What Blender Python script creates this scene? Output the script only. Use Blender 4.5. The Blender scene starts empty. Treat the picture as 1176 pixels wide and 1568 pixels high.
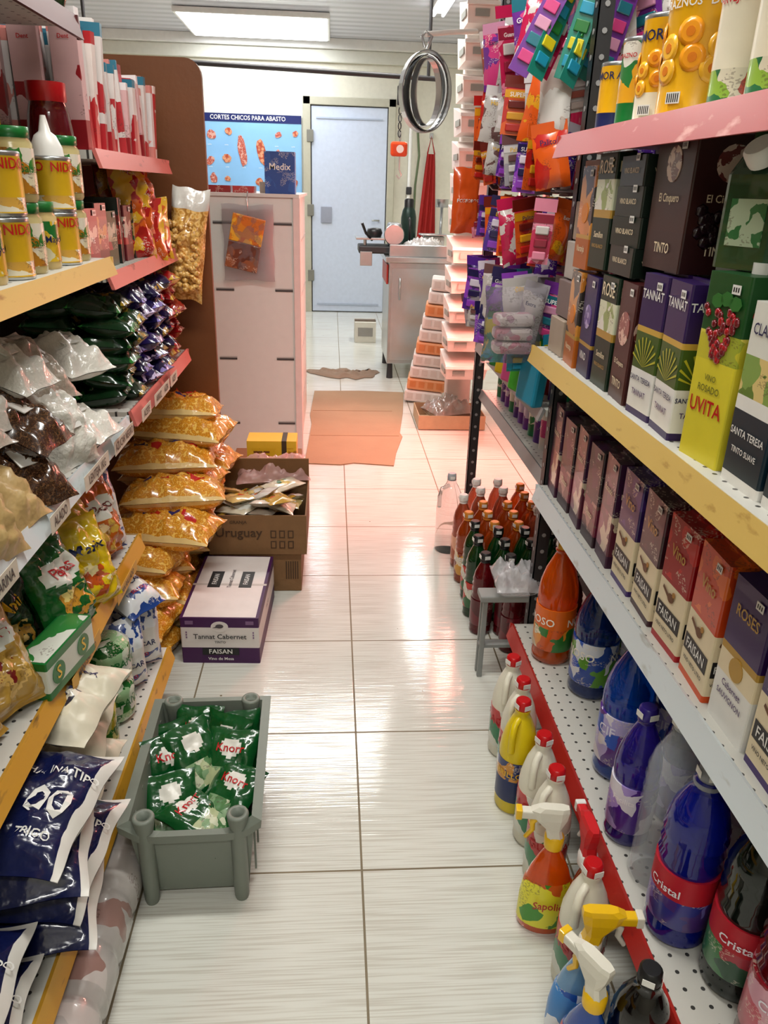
import bpy, bmesh, math, random
from mathutils import Vector, Matrix, noise
R=random.Random(7)
I4=Matrix.Identity(4)
SC=bpy.context.scene
def Tm(x,y,z,rz=0,rx=0,ry=0,s=1):
    return Matrix.Translation((x,y,z))@Matrix.Rotation(math.radians(rz),4,'Z')@Matrix.Rotation(math.radians(ry),4,'Y')@Matrix.Rotation(math.radians(rx),4,'X')@Matrix.Scale(s,4)
def C(h):
    h=h.lstrip('#'); o=[]
    for i in (0,2,4):
        c=int(h[i:i+2],16)/255; o.append(c/12.92 if c<=.04045 else ((c+.055)/1.055)**2.4)
    return (o[0],o[1],o[2],1)
MC={}
def newmat(n):
    m=bpy.data.materials.new(n); m.use_nodes=True; return m,m.node_tree,m.node_tree.nodes['Principled BSDF']
def M(h,rough=.45,metal=0,var=.1,sc=25,trans=0,coat=0,bump=0,bsc=60,emit=0,name=None,ior=1.45,alpha=1):
    k=(h,rough,metal,var,sc,trans,coat,bump,bsc,emit,alpha,ior)
    if k in MC: return MC[k]
    m,t,b=newmat(name or 'mat_'+h.strip('#'))
    c=C(h); N=t.nodes.new
    tc=N('ShaderNodeTexCoord'); nz=N('ShaderNodeTexNoise'); nz.inputs['Scale'].default_value=sc; nz.inputs['Detail'].default_value=4
    t.links.new(tc.outputs['Object'],nz.inputs['Vector'])
    mx=N('ShaderNodeMix'); mx.data_type='RGBA'
    mx.inputs[6].default_value=tuple(x*(1-var) for x in c[:3])+(1,); mx.inputs[7].default_value=tuple(min(1,x*(1+var*.6)) for x in c[:3])+(1,)
    t.links.new(nz.outputs['Fac'],mx.inputs[0]); t.links.new(mx.outputs[2],b.inputs['Base Color'])
    b.inputs['Roughness'].default_value=rough; b.inputs['Metallic'].default_value=metal
    b.inputs['Transmission Weight'].default_value=trans; b.inputs['Coat Weight'].default_value=coat; b.inputs['IOR'].default_value=ior
    b.inputs['Alpha'].default_value=alpha
    if bump:
        n2=N('ShaderNodeTexNoise'); n2.inputs['Scale'].default_value=bsc; t.links.new(tc.outputs['Object'],n2.inputs['Vector'])
        bp=N('ShaderNodeBump'); bp.inputs['Strength'].default_value=bump; bp.inputs['Distance'].default_value=.01
        t.links.new(n2.outputs['Fac'],bp.inputs['Height']); t.links.new(bp.outputs[0],b.inputs['Normal'])
    if emit:
        b.inputs['Emission Color'].default_value=c; b.inputs['Emission Strength'].default_value=emit
    MC[k]=m; return m
def P(cols,sc=30,rough=.35,coat=.3,stretch=(1,1,1),smooth=False):
    k=('P',tuple(cols),sc,rough,stretch,smooth)
    if k in MC: return MC[k]
    m,t,b=newmat('print_'+cols[0].strip('#')); N=t.nodes.new; L=t.links.new
    tc=N('ShaderNodeTexCoord'); mp=N('ShaderNodeMapping'); mp.inputs['Scale'].default_value=stretch
    nz=N('ShaderNodeTexNoise'); nz.inputs['Scale'].default_value=sc*1.1; nz.inputs['Detail'].default_value=2
    v=N('ShaderNodeTexVoronoi'); v.inputs['Scale'].default_value=sc
    L(tc.outputs['Object'],mp.inputs[0])
    ad=N('ShaderNodeVectorMath'); ad.operation='MULTIPLY_ADD'
    L(mp.outputs[0],nz.inputs['Vector']); L(nz.outputs['Color'],ad.inputs[0]); q_=.8/sc if not smooth else .15/sc; ad.inputs[1].default_value=(q_,)*3; L(mp.outputs[0],ad.inputs[2])
    L(ad.outputs[0],v.inputs['Vector'])
    cr=N('ShaderNodeValToRGB'); cr.color_ramp.interpolation='LINEAR' if smooth else 'CONSTANT'
    e=cr.color_ramp.elements; n=len(cols)
    e[0].position=0; e[0].color=C(cols[0]); e[1].position=1/n; e[1].color=C(cols[1])
    for i in range(2,n): q=e.new(i/n); q.color=C(cols[i])
    out=cr.outputs[0]
    if smooth: L(v.outputs['Distance'],cr.inputs[0])
    else:
        sp=N('ShaderNodeSeparateColor'); L(v.outputs['Color'],sp.inputs[0]); L(sp.outputs[0],cr.inputs[0])
        mp2=N('ShaderNodeMapping'); mp2.inputs['Scale'].default_value=(220,220,420); L(tc.outputs['Object'],mp2.inputs[0])
        n2=N('ShaderNodeTexNoise'); n2.inputs['Scale'].default_value=1; n2.inputs['Detail'].default_value=0; L(mp2.outputs[0],n2.inputs['Vector'])
        g=N('ShaderNodeMath'); g.operation='GREATER_THAN'; g.inputs[1].default_value=.58; L(n2.outputs['Fac'],g.inputs[0])
        n3=N('ShaderNodeTexNoise'); n3.inputs['Scale'].default_value=sc*.8; L(tc.outputs['Object'],n3.inputs['Vector'])
        g3=N('ShaderNodeMath'); g3.operation='GREATER_THAN'; g3.inputs[1].default_value=.57; L(n3.outputs['Fac'],g3.inputs[0])
        mm=N('ShaderNodeMath'); mm.operation='MULTIPLY'; L(g.outputs[0],mm.inputs[0]); L(g3.outputs[0],mm.inputs[1])
        m2=N('ShaderNodeMath'); m2.operation='MULTIPLY'; m2.inputs[1].default_value=.45; L(mm.outputs[0],m2.inputs[0])
        mx=N('ShaderNodeMix'); mx.data_type='RGBA'; L(m2.outputs[0],mx.inputs[0]); L(cr.outputs[0],mx.inputs[6])
        lum=sum(C(cols[0])[:3])/3; mx.inputs[7].default_value=C('#e8e0cc') if lum<.18 else C('#4a2a22'); out=mx.outputs[2]
    L(out,b.inputs['Base Color']); b.inputs['Roughness'].default_value=rough; b.inputs['Coat Weight'].default_value=coat
    MC[k]=m; return m
TXT={}
def textmesh(s):
    if s in TXT: return TXT[s]
    cu=bpy.data.curves.new('t','FONT'); cu.body=s; cu.align_x='CENTER'; cu.align_y='CENTER'; cu.resolution_u=2; cu.size=1; cu.offset=.012
    ob=bpy.data.objects.new('t',cu); SC.collection.objects.link(ob)
    me=bpy.data.meshes.new_from_object(ob)
    r=([v.co.copy() for v in me.vertices],[tuple(p.vertices) for p in me.polygons])
    bpy.data.objects.remove(ob); bpy.data.curves.remove(cu); bpy.data.meshes.remove(me)
    TXT[s]=r; return r
def FR(face,o):
    d={'F':((1,0,0),(0,0,1),(0,-1,0)),'B':((-1,0,0),(0,0,1),(0,1,0)),'R':((0,1,0),(0,0,1),(1,0,0)),'L':((0,-1,0),(0,0,1),(-1,0,0)),'T':((1,0,0),(0,1,0),(0,0,1))}[face]
    m=Matrix.Identity(4)
    for j in range(3):
        for i in range(3): m[i][j]=d[j][i]
        m[j][3]=o[j]
    return m
def rrect(w,d,r,n=3):
    pts=[]
    for cx,cy,a0 in ((1,-1,-90),(1,1,0),(-1,1,90),(-1,-1,180)):
        for i in range(n):
            a=math.radians(a0+90*i/(n-1))
            pts.append((cx*(w/2-r)+r*math.cos(a),cy*(d/2-r)+r*math.sin(a)))
    return pts
class MB:
    def __init__(s): s.v=[];s.f=[];s.m=[];s.sm=[];s.mats=[]
    def add(s,vs,fs,mat,T=None,smooth=False):
        o=len(s.v)
        s.v+=[tuple(T@Vector(v)) if T is not None else tuple(v) for v in vs]
        ml=mat if isinstance(mat,list) else None
        for i,f in enumerate(fs):
            mm=ml[i] if ml else mat
            if mm not in s.mats: s.mats.append(mm)
            s.f.append(tuple(o+k for k in f)); s.m.append(s.mats.index(mm)); s.sm.append(smooth)
    def box(s,x0,x1,y0,y1,z0,z1,mat,bev=0,T=None):
        if bev>0:
            bm=bmesh.new(); bmesh.ops.create_cube(bm,size=1)
            for v in bm.verts: v.co=((x0+x1)/2+v.co.x*(x1-x0),(y0+y1)/2+v.co.y*(y1-y0),(z0+z1)/2+v.co.z*(z1-z0))
            bmesh.ops.bevel(bm,geom=bm.edges[:],offset=bev,segments=2,profile=.5,affect='EDGES')
            bm.verts.index_update()
            s.add([v.co.copy() for v in bm.verts],[[v.index for v in f.verts] for f in bm.faces],mat,T); bm.free(); return
        s.add([(x0,y0,z0),(x1,y0,z0),(x1,y1,z0),(x0,y1,z0),(x0,y0,z1),(x1,y0,z1),(x1,y1,z1),(x0,y1,z1)],
              [(0,3,2,1),(4,5,6,7),(0,1,5,4),(1,2,6,5),(2,3,7,6),(3,0,4,7)],mat,T)
    def loft(s,rings,mats,T=None,smooth=True,cb=True,ct=True):
        n=len(rings[0]); vs=[p for r in rings for p in r]; fs=[];ml=[]
        for k in range(len(rings)-1):
            mm=mats[k] if isinstance(mats,list) else mats
            for i in range(n):
                j=(i+1)%n; fs.append((k*n+i,k*n+j,(k+1)*n+j,(k+1)*n+i)); ml.append(mm)
        s.add(vs,fs,ml,T,smooth)
        if cb: s.add(rings[0],[tuple(range(n))[::-1]],ml[0],T)
        if ct: s.add(rings[-1],[tuple(range(n))],ml[-1],T)
    def prism(s,w,d,r,zm,T=None,taper=0):
        rings=[];mats=[]
        base=rrect(w,d,r)
        rings.append([(x,y,zm[0][0]) for x,y in base])
        for z,m in zm[1:]:
            rings.append([(x,y,z) for x,y in base]); mats.append(m)
        s.loft(rings,mats,T,smooth=False)
    def lathe(s,prof,mat,seg=20,T=None,ax=1,ay=1,sq=2,smooth=True):
        rings=[];mats=[]
        for k,p in enumerate(prof):
            r,z=p[0],p[1]
            ring=[]
            for i in range(seg):
                a=2*math.pi*i/seg; c,sn=math.cos(a),math.sin(a)
                q=(abs(c)**sq+abs(sn)**sq)**(1/sq)
                ring.append((ax*r*c/q,ay*r*sn/q,z))
            rings.append(ring)
            if k>0: mats.append(p[2] if len(p)>2 else mat)
        s.loft(rings,mats,T,smooth)
    def tube(s,pts,r,mat,seg=8,T=None):
        rings=[]; pts=[Vector(p) for p in pts]
        for i,p in enumerate(pts):
            d=(pts[min(i+1,len(pts)-1)]-pts[max(i-1,0)]).normalized()
            a=d.orthogonal().normalized() if i==0 else (pa-d*pa.dot(d)).normalized()
            pa=a; b=d.cross(a); rr=r[i] if isinstance(r,list) else r
            rings.append([p+a*rr*math.cos(2*math.pi*k/seg)+b*rr*math.sin(2*math.pi*k/seg) for k in range(seg)])
        s.loft(rings,mat,T)
    def disc(s,r,mat,T,seg=20,ry=None,h=.0008):
        ry=ry or r
        ring=[(r*math.cos(2*math.pi*i/seg),ry*math.sin(2*math.pi*i/seg),0) for i in range(seg)]
        s.loft([ring,[(x,y,h) for x,y,_ in ring]],mat,T,smooth=False)
    def text(s,st,size,mat,T,cyl=None,zf=None,cw=1):
        vs,fs=textmesh(st)
        if cyl: vv=[(cyl*math.sin(v.x*size*cw/cyl),-cyl*math.cos(v.x*size*cw/cyl),v.y*size) for v in vs]
        elif zf: vv=[(v.x*size*cw,v.y*size,zf(v.x*size*cw,v.y*size)+.0022) for v in vs]
        else: vv=[(v.x*size*cw,v.y*size,0) for v in vs]
        s.add(vv,fs,mat,T)
    def pillow(s,w,h,t,mat,T=I4,zone=None,nu=10,nv=14,seed=0,wr=.1,texts=(),pw=3,seam=.07,seammat=None):
        def th(u,v):
            if abs(u)>=1 or abs(v)>=1: return 0
            vv=min(1,abs(v)/(1-seam))
            return ((1-abs(u)**pw)*(1-vv**pw))**.55
        def zf(x,y,sd=1):
            u=2*x/w; v=2*y/h; a=th(u,v)
            n=noise.noise(Vector((x*28+seed*3.1,y*28,seed*7.7+sd*3)))+.6*noise.noise(Vector((x*60,y*45+seed,sd*5)))+.35*noise.noise(Vector((x*110,y*90+seed,sd*2)))
            return sd*(t/2*a)*(1+wr*n)+ wr*t*.35*n*min(1,a*2)
        for sd in (1,-1):
            vs=[];fs=[];ms=[]
            for j in range(nv+1):
                v=-1+2*j/nv
                for i in range(nu+1):
                    u=-1+2*i/nu
                    x=u*w/2*(1-.02*math.cos(v*7+seed)-.05*(1-v*v)); y=v*h/2*(1-.02*math.cos(u*5+seed)-.03*(1-u*u))
                    vs.append((x,y,zf(u*w/2,v*h/2,sd)+ .0006*sd))
            for j in range(nv):
                for i in range(nu):
                    a=j*(nu+1)+i; q=(a,a+1,a+nu+2,a+nu+1)
                    fs.append(q if sd>0 else q[::-1])
                    u=-1+2*(i+.5)/nu; v=-1+2*(j+.5)/nv
                    if seammat and abs(v)>1-seam*1.3: ms.append(seammat)
                    else: ms.append(zone(u,v) if zone else mat)
            s.add(vs,fs,ms,T,True)
        for tx in texts:
            st,sz,x0,y0,mm=tx[:5]
            s.text(st,sz,mm,T@Matrix.Translation((x0,y0,0)),zf=lambda x,y:zf(x+x0,y+y0,1),cw=tx[5] if len(tx)>5 else 1)
    def ico(s,r,mat,T,sub=1):
        bm=bmesh.new(); bmesh.ops.create_icosphere(bm,subdivisions=sub,radius=r); bm.verts.index_update()
        s.add([v.co.copy() for v in bm.verts],[[v.index for v in f.verts] for f in bm.faces],mat,T,True); bm.free()
    def mesh(s,name):
        me=bpy.data.meshes.new(name); me.from_pydata(s.v,[],s.f)
        for m in s.mats: me.materials.append(m)
        me.polygons.foreach_set('material_index',s.m); me.polygons.foreach_set('use_smooth',s.sm); me.update(); return me
    def obj(s,name,T=None):
        return put(name,s.mesh(name),T)
def put(name,me,T=None):
    o=bpy.data.objects.new(name,me); SC.collection.objects.link(o)
    if T is not None: o.matrix_world=T
    return o

# ---------- common colours
WHT='#e4e3de'; white=M(WHT,.35); cream=M('#e6d6b4',.5); black=M('#141416',.4); red=M('#b80f18',.35,coat=.3); navy=M('#141d4d',.4)
yel=M('#e8b80f',.35,coat=.3); green=M('#0b6a2a',.35,coat=.3); orange=M('#e0660a',.35,coat=.3); purple=M('#421a60',.35,coat=.2); grey=M('#8d9089',.5)
steel=M('#b9bcbd',.28,metal=.9); dsteel=M('#3b3b3d',.45,metal=.5)

# ---------- camera
f=1178.0
Yw=Vector((-80,-497,f)).normalized(); Zw=-Vector((-88,2806,f)).normalized(); Zw=(Zw-Yw*Zw.dot(Yw)).normalized(); Xw=Yw.cross(Zw)
cam=bpy.data.cameras.new('camera'); co=bpy.data.objects.new('camera',cam); SC.collection.objects.link(co)
rt=Vector((Xw.x,Yw.x,Zw.x)); up=-Vector((Xw.y,Yw.y,Zw.y)); bk=-Vector((Xw.z,Yw.z,Zw.z))
mw=Matrix.Identity(4)
for i in range(3): mw[i][0]=rt[i]; mw[i][1]=up[i]; mw[i][2]=bk[i]
mw[2][3]=1.35; co.matrix_world=mw
cam.sensor_width=36; cam.lens=36*f/1568; cam.clip_start=.02; SC.camera=co

# ---------- room
def floor_mat():
    m,t,b=newmat('ceramic_floor_tile'); N=t.nodes.new; L=t.links.new
    tc=N('ShaderNodeTexCoord'); sp=N('ShaderNodeSeparateXYZ'); L(tc.outputs['Object'],sp.inputs[0])
    def mth(op,a,bv=None,c=None):
        n=N('ShaderNodeMath'); n.operation=op
        for i,x in enumerate((a,bv,c)):
            if x is None: continue
            if isinstance(x,(int,float)): n.inputs[i].default_value=x
            else: L(x,n.inputs[i])
        return n.outputs[0]
    def seam(o,off):
        q=mth('FRACT',mth('DIVIDE',mth('SUBTRACT',o,off),.455)); q=mth('ABSOLUTE',mth('SUBTRACT',q,.5)); return mth('GREATER_THAN',q,.4948)
    g=mth('MAXIMUM',seam(sp.outputs[0],.068-4.55),seam(sp.outputs[1],1.224-4.55))
    mp=N('ShaderNodeMapping'); mp.inputs['Scale'].default_value=(5,240,1); L(tc.outputs['Object'],mp.inputs[0])
    nz=N('ShaderNodeTexNoise'); nz.inputs['Scale'].default_value=1; nz.inputs['Detail'].default_value=1; L(mp.outputs[0],nz.inputs['Vector'])
    cr=N('ShaderNodeValToRGB'); cr.color_ramp.elements[0].position=.36; cr.color_ramp.elements[0].color=C('#cccabf'); cr.color_ramp.elements[1].position=.54; cr.color_ramp.elements[1].color=C('#dedfd6')
    L(nz.outputs['Fac'],cr.inputs[0])
    dz=N('ShaderNodeTexNoise'); dz.inputs['Scale'].default_value=2.2; dz.inputs['Detail'].default_value=6; L(tc.outputs['Object'],dz.inputs['Vector'])
    mx0=N('ShaderNodeMix'); mx0.data_type='RGBA'; mx0.blend_type='MULTIPLY'; mx0.inputs[0].default_value=.22; L(cr.outputs[0],mx0.inputs[6]); L(dz.outputs['Fac'],mx0.inputs[7])
    dv=N('ShaderNodeTexVoronoi'); dv.inputs['Scale'].default_value=5; L(tc.outputs['Object'],dv.inputs['Vector']); ds=mth('LESS_THAN',dv.outputs['Distance'],.018)
    gz=N('ShaderNodeTexNoise'); gz.inputs['Scale'].default_value=3; L(tc.outputs['Object'],gz.inputs['Vector'])
    gc=N('ShaderNodeMix'); gc.data_type='RGBA'; L(gz.outputs['Fac'],gc.inputs[0]); gc.inputs[6].default_value=C('#4c3f28'); gc.inputs[7].default_value=C('#8f836a')
    mx=N('ShaderNodeMix'); mx.data_type='RGBA'; L(mth('MAXIMUM',g,ds),mx.inputs[0]); L(mx0.outputs[2],mx.inputs[6]); L(gc.outputs[2],mx.inputs[7]); L(mx.outputs[2],b.inputs['Base Color'])
    rr=mth('MULTIPLY_ADD',g,.6,.11); L(rr,b.inputs['Roughness'])
    h=mth('SUBTRACT',nz.outputs['Fac'],mth('MULTIPLY',g,1.0)); bp=N('ShaderNodeBump'); bp.inputs['Strength'].default_value=.22; bp.inputs['Distance'].default_value=.0014; L(h,bp.inputs['Height']); L(bp.outputs[0],b.inputs['Normal'])
    return m
def slat_mat():
    m,t,b=newmat('pvc_ceiling'); N=t.nodes.new; L=t.links.new
    tc=N('ShaderNodeTexCoord'); w=N('ShaderNodeTexWave'); w.wave_type='BANDS'; w.bands_direction='Y'; w.inputs['Scale'].default_value=1.6; L(tc.outputs['Object'],w.inputs['Vector'])
    bp=N('ShaderNodeBump'); bp.inputs['Strength'].default_value=.5; bp.inputs['Distance'].default_value=.01; L(w.outputs['Fac'],bp.inputs['Height']); L(bp.outputs[0],b.inputs['Normal'])
    b.inputs['Base Color'].default_value=C('#d4d6e0'); b.inputs['Roughness'].default_value=.22; return m
X0,X1,Y0,Y1,ZC=-2.6,2.3,-1.6,9.35,2.78
b=MB(); b.box(X0,X1,Y0,Y1,-.1,0,floor_mat()); b.obj('floor')
b=MB(); b.box(X0,X1,Y0,Y1,ZC,ZC+.1,slat_mat()); b.obj('ceiling')
wm=M('#d8d5c4',.6,bump=.05)
b=MB(); b.box(X0-.1,X0,Y0,Y1,0,ZC,wm); b.obj('wall_left')
b=MB(); b.box(X1,X1+.1,Y0,Y1,0,ZC,wm); b.obj('wall_right')
b=MB(); b.box(X0-.1,X1+.1,Y1,Y1+.1,0,ZC,wm); b.obj('wall_back')
b=MB(); b.box(X0-.1,X1+.1,Y0-.1,Y0,0,ZC,wm); b.obj('wall_front')
b=MB(); b.box(X0,X1,Y1-.05,Y1,ZC-.22,ZC-.1,M('#d0cfc2',.5),.01); b.box(X0,X1,Y1-.09,Y1,ZC-.1,ZC,white,.01); b.obj('trim_1')
# door
b=MB(); fm=M('#b0ad9a',.5); lf=M('#c0cadb',.45,bump=.03); YD=Y1-.004
b.box(-.31,-.23,YD-.08,YD,0,2.24,fm,.006); b.box(.61,.69,YD-.08,YD,0,2.24,fm,.006); b.box(-.31,.69,YD-.08,YD,2.16,2.24,fm,.006)
b.box(-.22,.60,YD-.06,YD-.02,.01,2.15,lf,.004)
b.box(-.235,-.215,YD-.055,YD-.03,.0,2.16,black); b.box(.6,.612,YD-.055,YD-.03,.0,2.16,black); b.box(-.23,.61,YD-.055,YD-.03,2.15,2.162,black)
for z in (.35,1.05,1.8): b.box(-.27,-.2,YD-.09,YD-.06,z,z+.12,M('#77766c',.4),.004)
b.box(-.17,.55,YD-.07,YD-.058,2.03,2.045,M('#a4afc0',.5)); b.box(-.17,.55,YD-.07,YD-.058,.08,.1,M('#a4afc0',.5))
b.box(-.12,.0,YD-.075,YD-.06,.98,1.15,M('#8f94a2',.4),.004); b.tube([(.53,YD-.06,1.02),(.53,YD-.11,1.02),(.45,YD-.11,1.02)],.01,steel)
b.obj('door_1')

# ---------- lights
def fixture(x,y,l,along,E,z=ZC):
    b=MB(); T=Tm(x,y,z,0 if along=='X' else 90)
    b.box(-l/2,l/2,-.07,.07,-.04,0,white,.008,T); em=M('#ffffff',.5,emit=14)
    for dy in (-.04,.04): b.tube([(-l/2+.03,dy,-.055),(l/2-.03,dy,-.055)],.013,em,8,T)
    b.obj('fluorescent_ceiling_light')
    la=bpy.data.lights.new('lamp','AREA'); la.shape='RECTANGLE'; la.size=l; la.size_y=.16; la.energy=E; la.color=(1,.98,.92)
    o=bpy.data.objects.new('ceiling_lamp_glow',la); SC.collection.objects.link(o); o.matrix_world=T@Matrix.Translation((0,0,-.075))
fixture(-.1,-.7,1.3,'X',30); fixture(0,1.5,1.3,'X',33); fixture(-.15,4.9,1.3,'X',46)
b=MB(); b.box(-1.4,-.02,8.0,9.15,ZC-.05,ZC-.004,white,.008); b.box(-1.37,-.05,8.03,9.12,ZC-.056,ZC-.05,M('#f4f8ff',.5,emit=10)); b.obj('ceiling_light_panel')
fixture(.9,7.0,1.3,'Y',30)
# pink display lamps
b=MB(); b.box(-.03,.03,-.02,.02,-.35,.35,M('#d8d8d8',.4),.006); b.tube([(-.035,0,-.32),(-.035,0,.32)],.012,M('#ff5a5a',.4,emit=10)); b.obj('red_tube_lamp',Tm(.92,3.85,1.2,-30))
def pink(loc,tgt,E,sy=.6,sx=.1):
    la=bpy.data.lights.new('pink','AREA'); la.shape='RECTANGLE'; la.size=sx; la.size_y=sy; la.energy=E; la.color=(1,.27,.21)
    o=bpy.data.objects.new('red_lamp_glow',la); SC.collection.objects.link(o); o.location=loc
    o.rotation_euler=(Vector(tgt)-o.location).to_track_quat('-Z','Y').to_euler()
pink((.86,3.87,1.2),(-.05,4.05,.15),40)
b=MB(); b.tube([(0,0,-.1),(0,0,.1)],.014,M('#ff5a50',.4,emit=8)); b.box(.012,.03,-.02,.02,-.12,.12,white,.004); b.obj('red_tube_lamp',Tm(.76,2.99,1.24))
pink((.74,2.99,1.24),(.2,3.3,.2),11,.2,.05)

# ---------- shelving
def perf(h):
    k=('perf',h)
    if k in MC: return MC[k]
    m,t,b=newmat('perforated_shelf'); N=t.nodes.new; L=t.links.new
    tc=N('ShaderNodeTexCoord'); v=N('ShaderNodeTexVoronoi'); v.inputs['Scale'].default_value=34; v.inputs['Randomness'].default_value=0
    lt=N('ShaderNodeMath'); lt.operation='LESS_THAN'; lt.inputs[1].default_value=.12
    mp=N('ShaderNodeMapping'); L(tc.outputs['Object'],mp.inputs[0]); mp.inputs['Scale'].default_value=(1,1,0); L(mp.outputs[0],v.inputs['Vector']); L(v.outputs['Distance'],lt.inputs[0])
    mx=N('ShaderNodeMix'); mx.data_type='RGBA'; L(lt.outputs[0],mx.inputs[0]); mx.inputs[6].default_value=C(h); mx.inputs[7].default_value=C('#3a3a38'); L(mx.outputs[2],b.inputs['Base Color']); b.inputs['Roughness'].default_value=.35
    MC[k]=m; return m
sw=perf('#c4c3bb'); 
def worn(h,h2,name):
    m,t,b=newmat(name); N=t.nodes.new; L=t.links.new
    tc=N('ShaderNodeTexCoord'); mp=N('ShaderNodeMapping'); mp.inputs['Scale'].default_value=(14,5,14); L(tc.outputs['Object'],mp.inputs[0])
    nz=N('ShaderNodeTexNoise'); nz.inputs['Scale'].default_value=3; nz.inputs['Detail'].default_value=8; L(mp.outputs[0],nz.inputs['Vector'])
    cr=N('ShaderNodeValToRGB'); e=cr.color_ramp.elements; e[0].position=.27; e[0].color=C(h2); e[1].position=.38; e[1].color=C(h); L(nz.outputs['Fac'],cr.inputs[0])
    L(cr.outputs[0],b.inputs['Base Color']); b.inputs['Roughness'].default_value=.38; return m
yl=worn('#cf982c','#7c5a26','worn_yellow_paint'); rl=worn('#b3271f','#6a1814','worn_red_paint'); wl=worn('#cdd5d8','#b3b6b2','white_shelf_paint'); pl=worn('#cf7068','#8a4038','worn_pink_paint'); pk2=worn('#ab3632','#cf8a80','worn_salmon_paint'); ycr=worn('#c9a95c','#9a7434','worn_cream_paint')
def shelf(b,xf,xb,y0,y1,z,lip,lh=.034):
    s=1 if xb>xf else -1
    b.box(min(xf,xb),max(xf,xb),y0,y1,z-.018,z,sw)
    t=.006*s
    b.add([(xf,y0,z),(xf,y1,z),(xf-s*.012,y1,z-lh),(xf-s*.012,y0,z-lh),(xf-t*1.2,y0,z+.004),(xf-t*1.2,y1,z+.004),(xf-s*.02,y1,z-lh),(xf-s*.02,y0,z-lh)],
      [(4,5,6,7),(0,3,2,1),(0,1,5,4),(3,7,6,2),(1,2,6,5),(0,4,7,3)],lip)
    b.box(min(xf-s*.012,xf-s*.006),max(xf-s*.012,xf-s*.006),y1-.004,y1+.003,z-lh,z+.003,lip)
def post(b,x,y,z1,m=dsteel):
    b.box(x,x+.035,y,y+.003,0,z1,m); b.box(x,x+.003,y,y+.035,0,z1,m)
    hm=M('#8f8f8f',.6)
    for i in range(int(z1/.05)): b.disc(.006,hm,FR('F',(x+.018,y-.0005,.03+i*.05)),8); b.disc(.006,hm,FR('L',(x-.0005,y+.018,.03+i*.05)),8)
bp_=M('#8f8e88',.5); bpd=M('#3d3735',.6)
b=MB()
b.box(.93,.95,.2,1.92,0,2.1,bpd)
shelf(b,.53,.93,.2,1.9,.20,rl,.04); shelf(b,.56,.93,.2,1.9,.63,wl,.04); shelf(b,.51,.93,.2,1.9,1.0,ycr,.036); shelf(b,.51,.93,.2,1.86,1.466,pk2,.042)
b.box(.60,.93,.2,1.9,0,.16,M('#7c7b76',.6))
post(b,.57,1.905,2.1)
b.obj('grocery_gondola_shelving')
b=MB()
b.box(.93,.95,1.96,2.98,0,2.1,bpd)
shelf(b,.60,.93,1.96,2.95,.63,M('#8b8b8b',.4),.03); shelf(b,.57,.93,1.96,2.95,.82,M('#8b8b8b',.4),.03)
post(b,.56,2.955,2.05)
for z in (1.1,1.35,1.6,1.85):
    b.box(.90,.93,1.96,2.95,z-.015,z+.015,dsteel)
    for k in range(6): b.tube([(.92,2.06+k*.165,z),(.56,2.06+k*.165,z+.01),(.545,2.06+k*.165,z+.025)],.003,steel,6)
b.obj('hook_display_shelving')
b=MB()
b.box(-.95,-.93,.2,1.86,0,2.0,bp_)
shelf(b,-.45,-.93,.2,1.84,.17,yl,.036); shelf(b,-.5,-.93,.2,1.84,.51,yl,.036); shelf(b,-.5,-.93,.2,1.84,.824,wl,.036); shelf(b,-.5,-.93,.2,1.84,1.19,ycr,.034); shelf(b,-.52,-.93,.2,1.84,1.65,M('#4d1c1c',.5),.04)
b.box(-.93,-.56,.2,1.84,0,.02,bp_)
b.box(-.93,-.54,1.84,1.852,0,.5,white)
b.obj('grocery_gondola_shelving')
b=MB()
b.box(-.95,-.93,1.88,2.7,0,1.75,bp_)
shelf(b,-.5,-.93,1.88,2.68,.824,pl,.036); shelf(b,-.52,-.93,1.88,2.68,1.15,pl,.034); shelf(b,-.52,-.93,1.88,2.68,1.41,pl,.036)
for z in (1.15,1.41): b.add([(-.53,2.67,z-.02),(-.93,2.67,z-.02),(-.93,2.67,z-.17),(-.53,2.675,z-.02),(-.93,2.675,z-.02),(-.93,2.675,z-.17)],[(0,1,2),(5,4,3),(0,3,4,1),(0,2,5,3)],pl)
b.obj('grocery_gondola_shelving')
# price cards
b=MB(); pcw=M('#cfc9b8',.5)
for y,t in ((1.02,'FARINA'),(1.27,'ALADO'),(1.5,'LENTEJA 1KG'),(1.72,'AZUCAR NEGRO'),(1.95,'ACEITE'),(2.1,'ARROZ'),(2.2,'AGEN'),(2.32,'ACEIT')):
    T=FR('R',(-.472,y,.808)); w=.1 if len(t)<7 else .17
    b.box(-w/2,w/2,-.016,.016,0,.001,pcw,0,T); b.text(t,.025,black,T@Matrix.Translation((0,0,.0018)),cw=.8)
for y,t in ((1.3,'MANI SALADO'),(1.62,'PAN RALLADO')):
    T=FR('R',(-.472,y,.492)); b.box(-.09,.09,-.014,.014,0,.001,M('#d0a040',.5),0,T); b.text(t,.02,black,T@Matrix.Translation((0,0,.0018)),cw=.85)
b.obj('shelf_price_labels')

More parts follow.
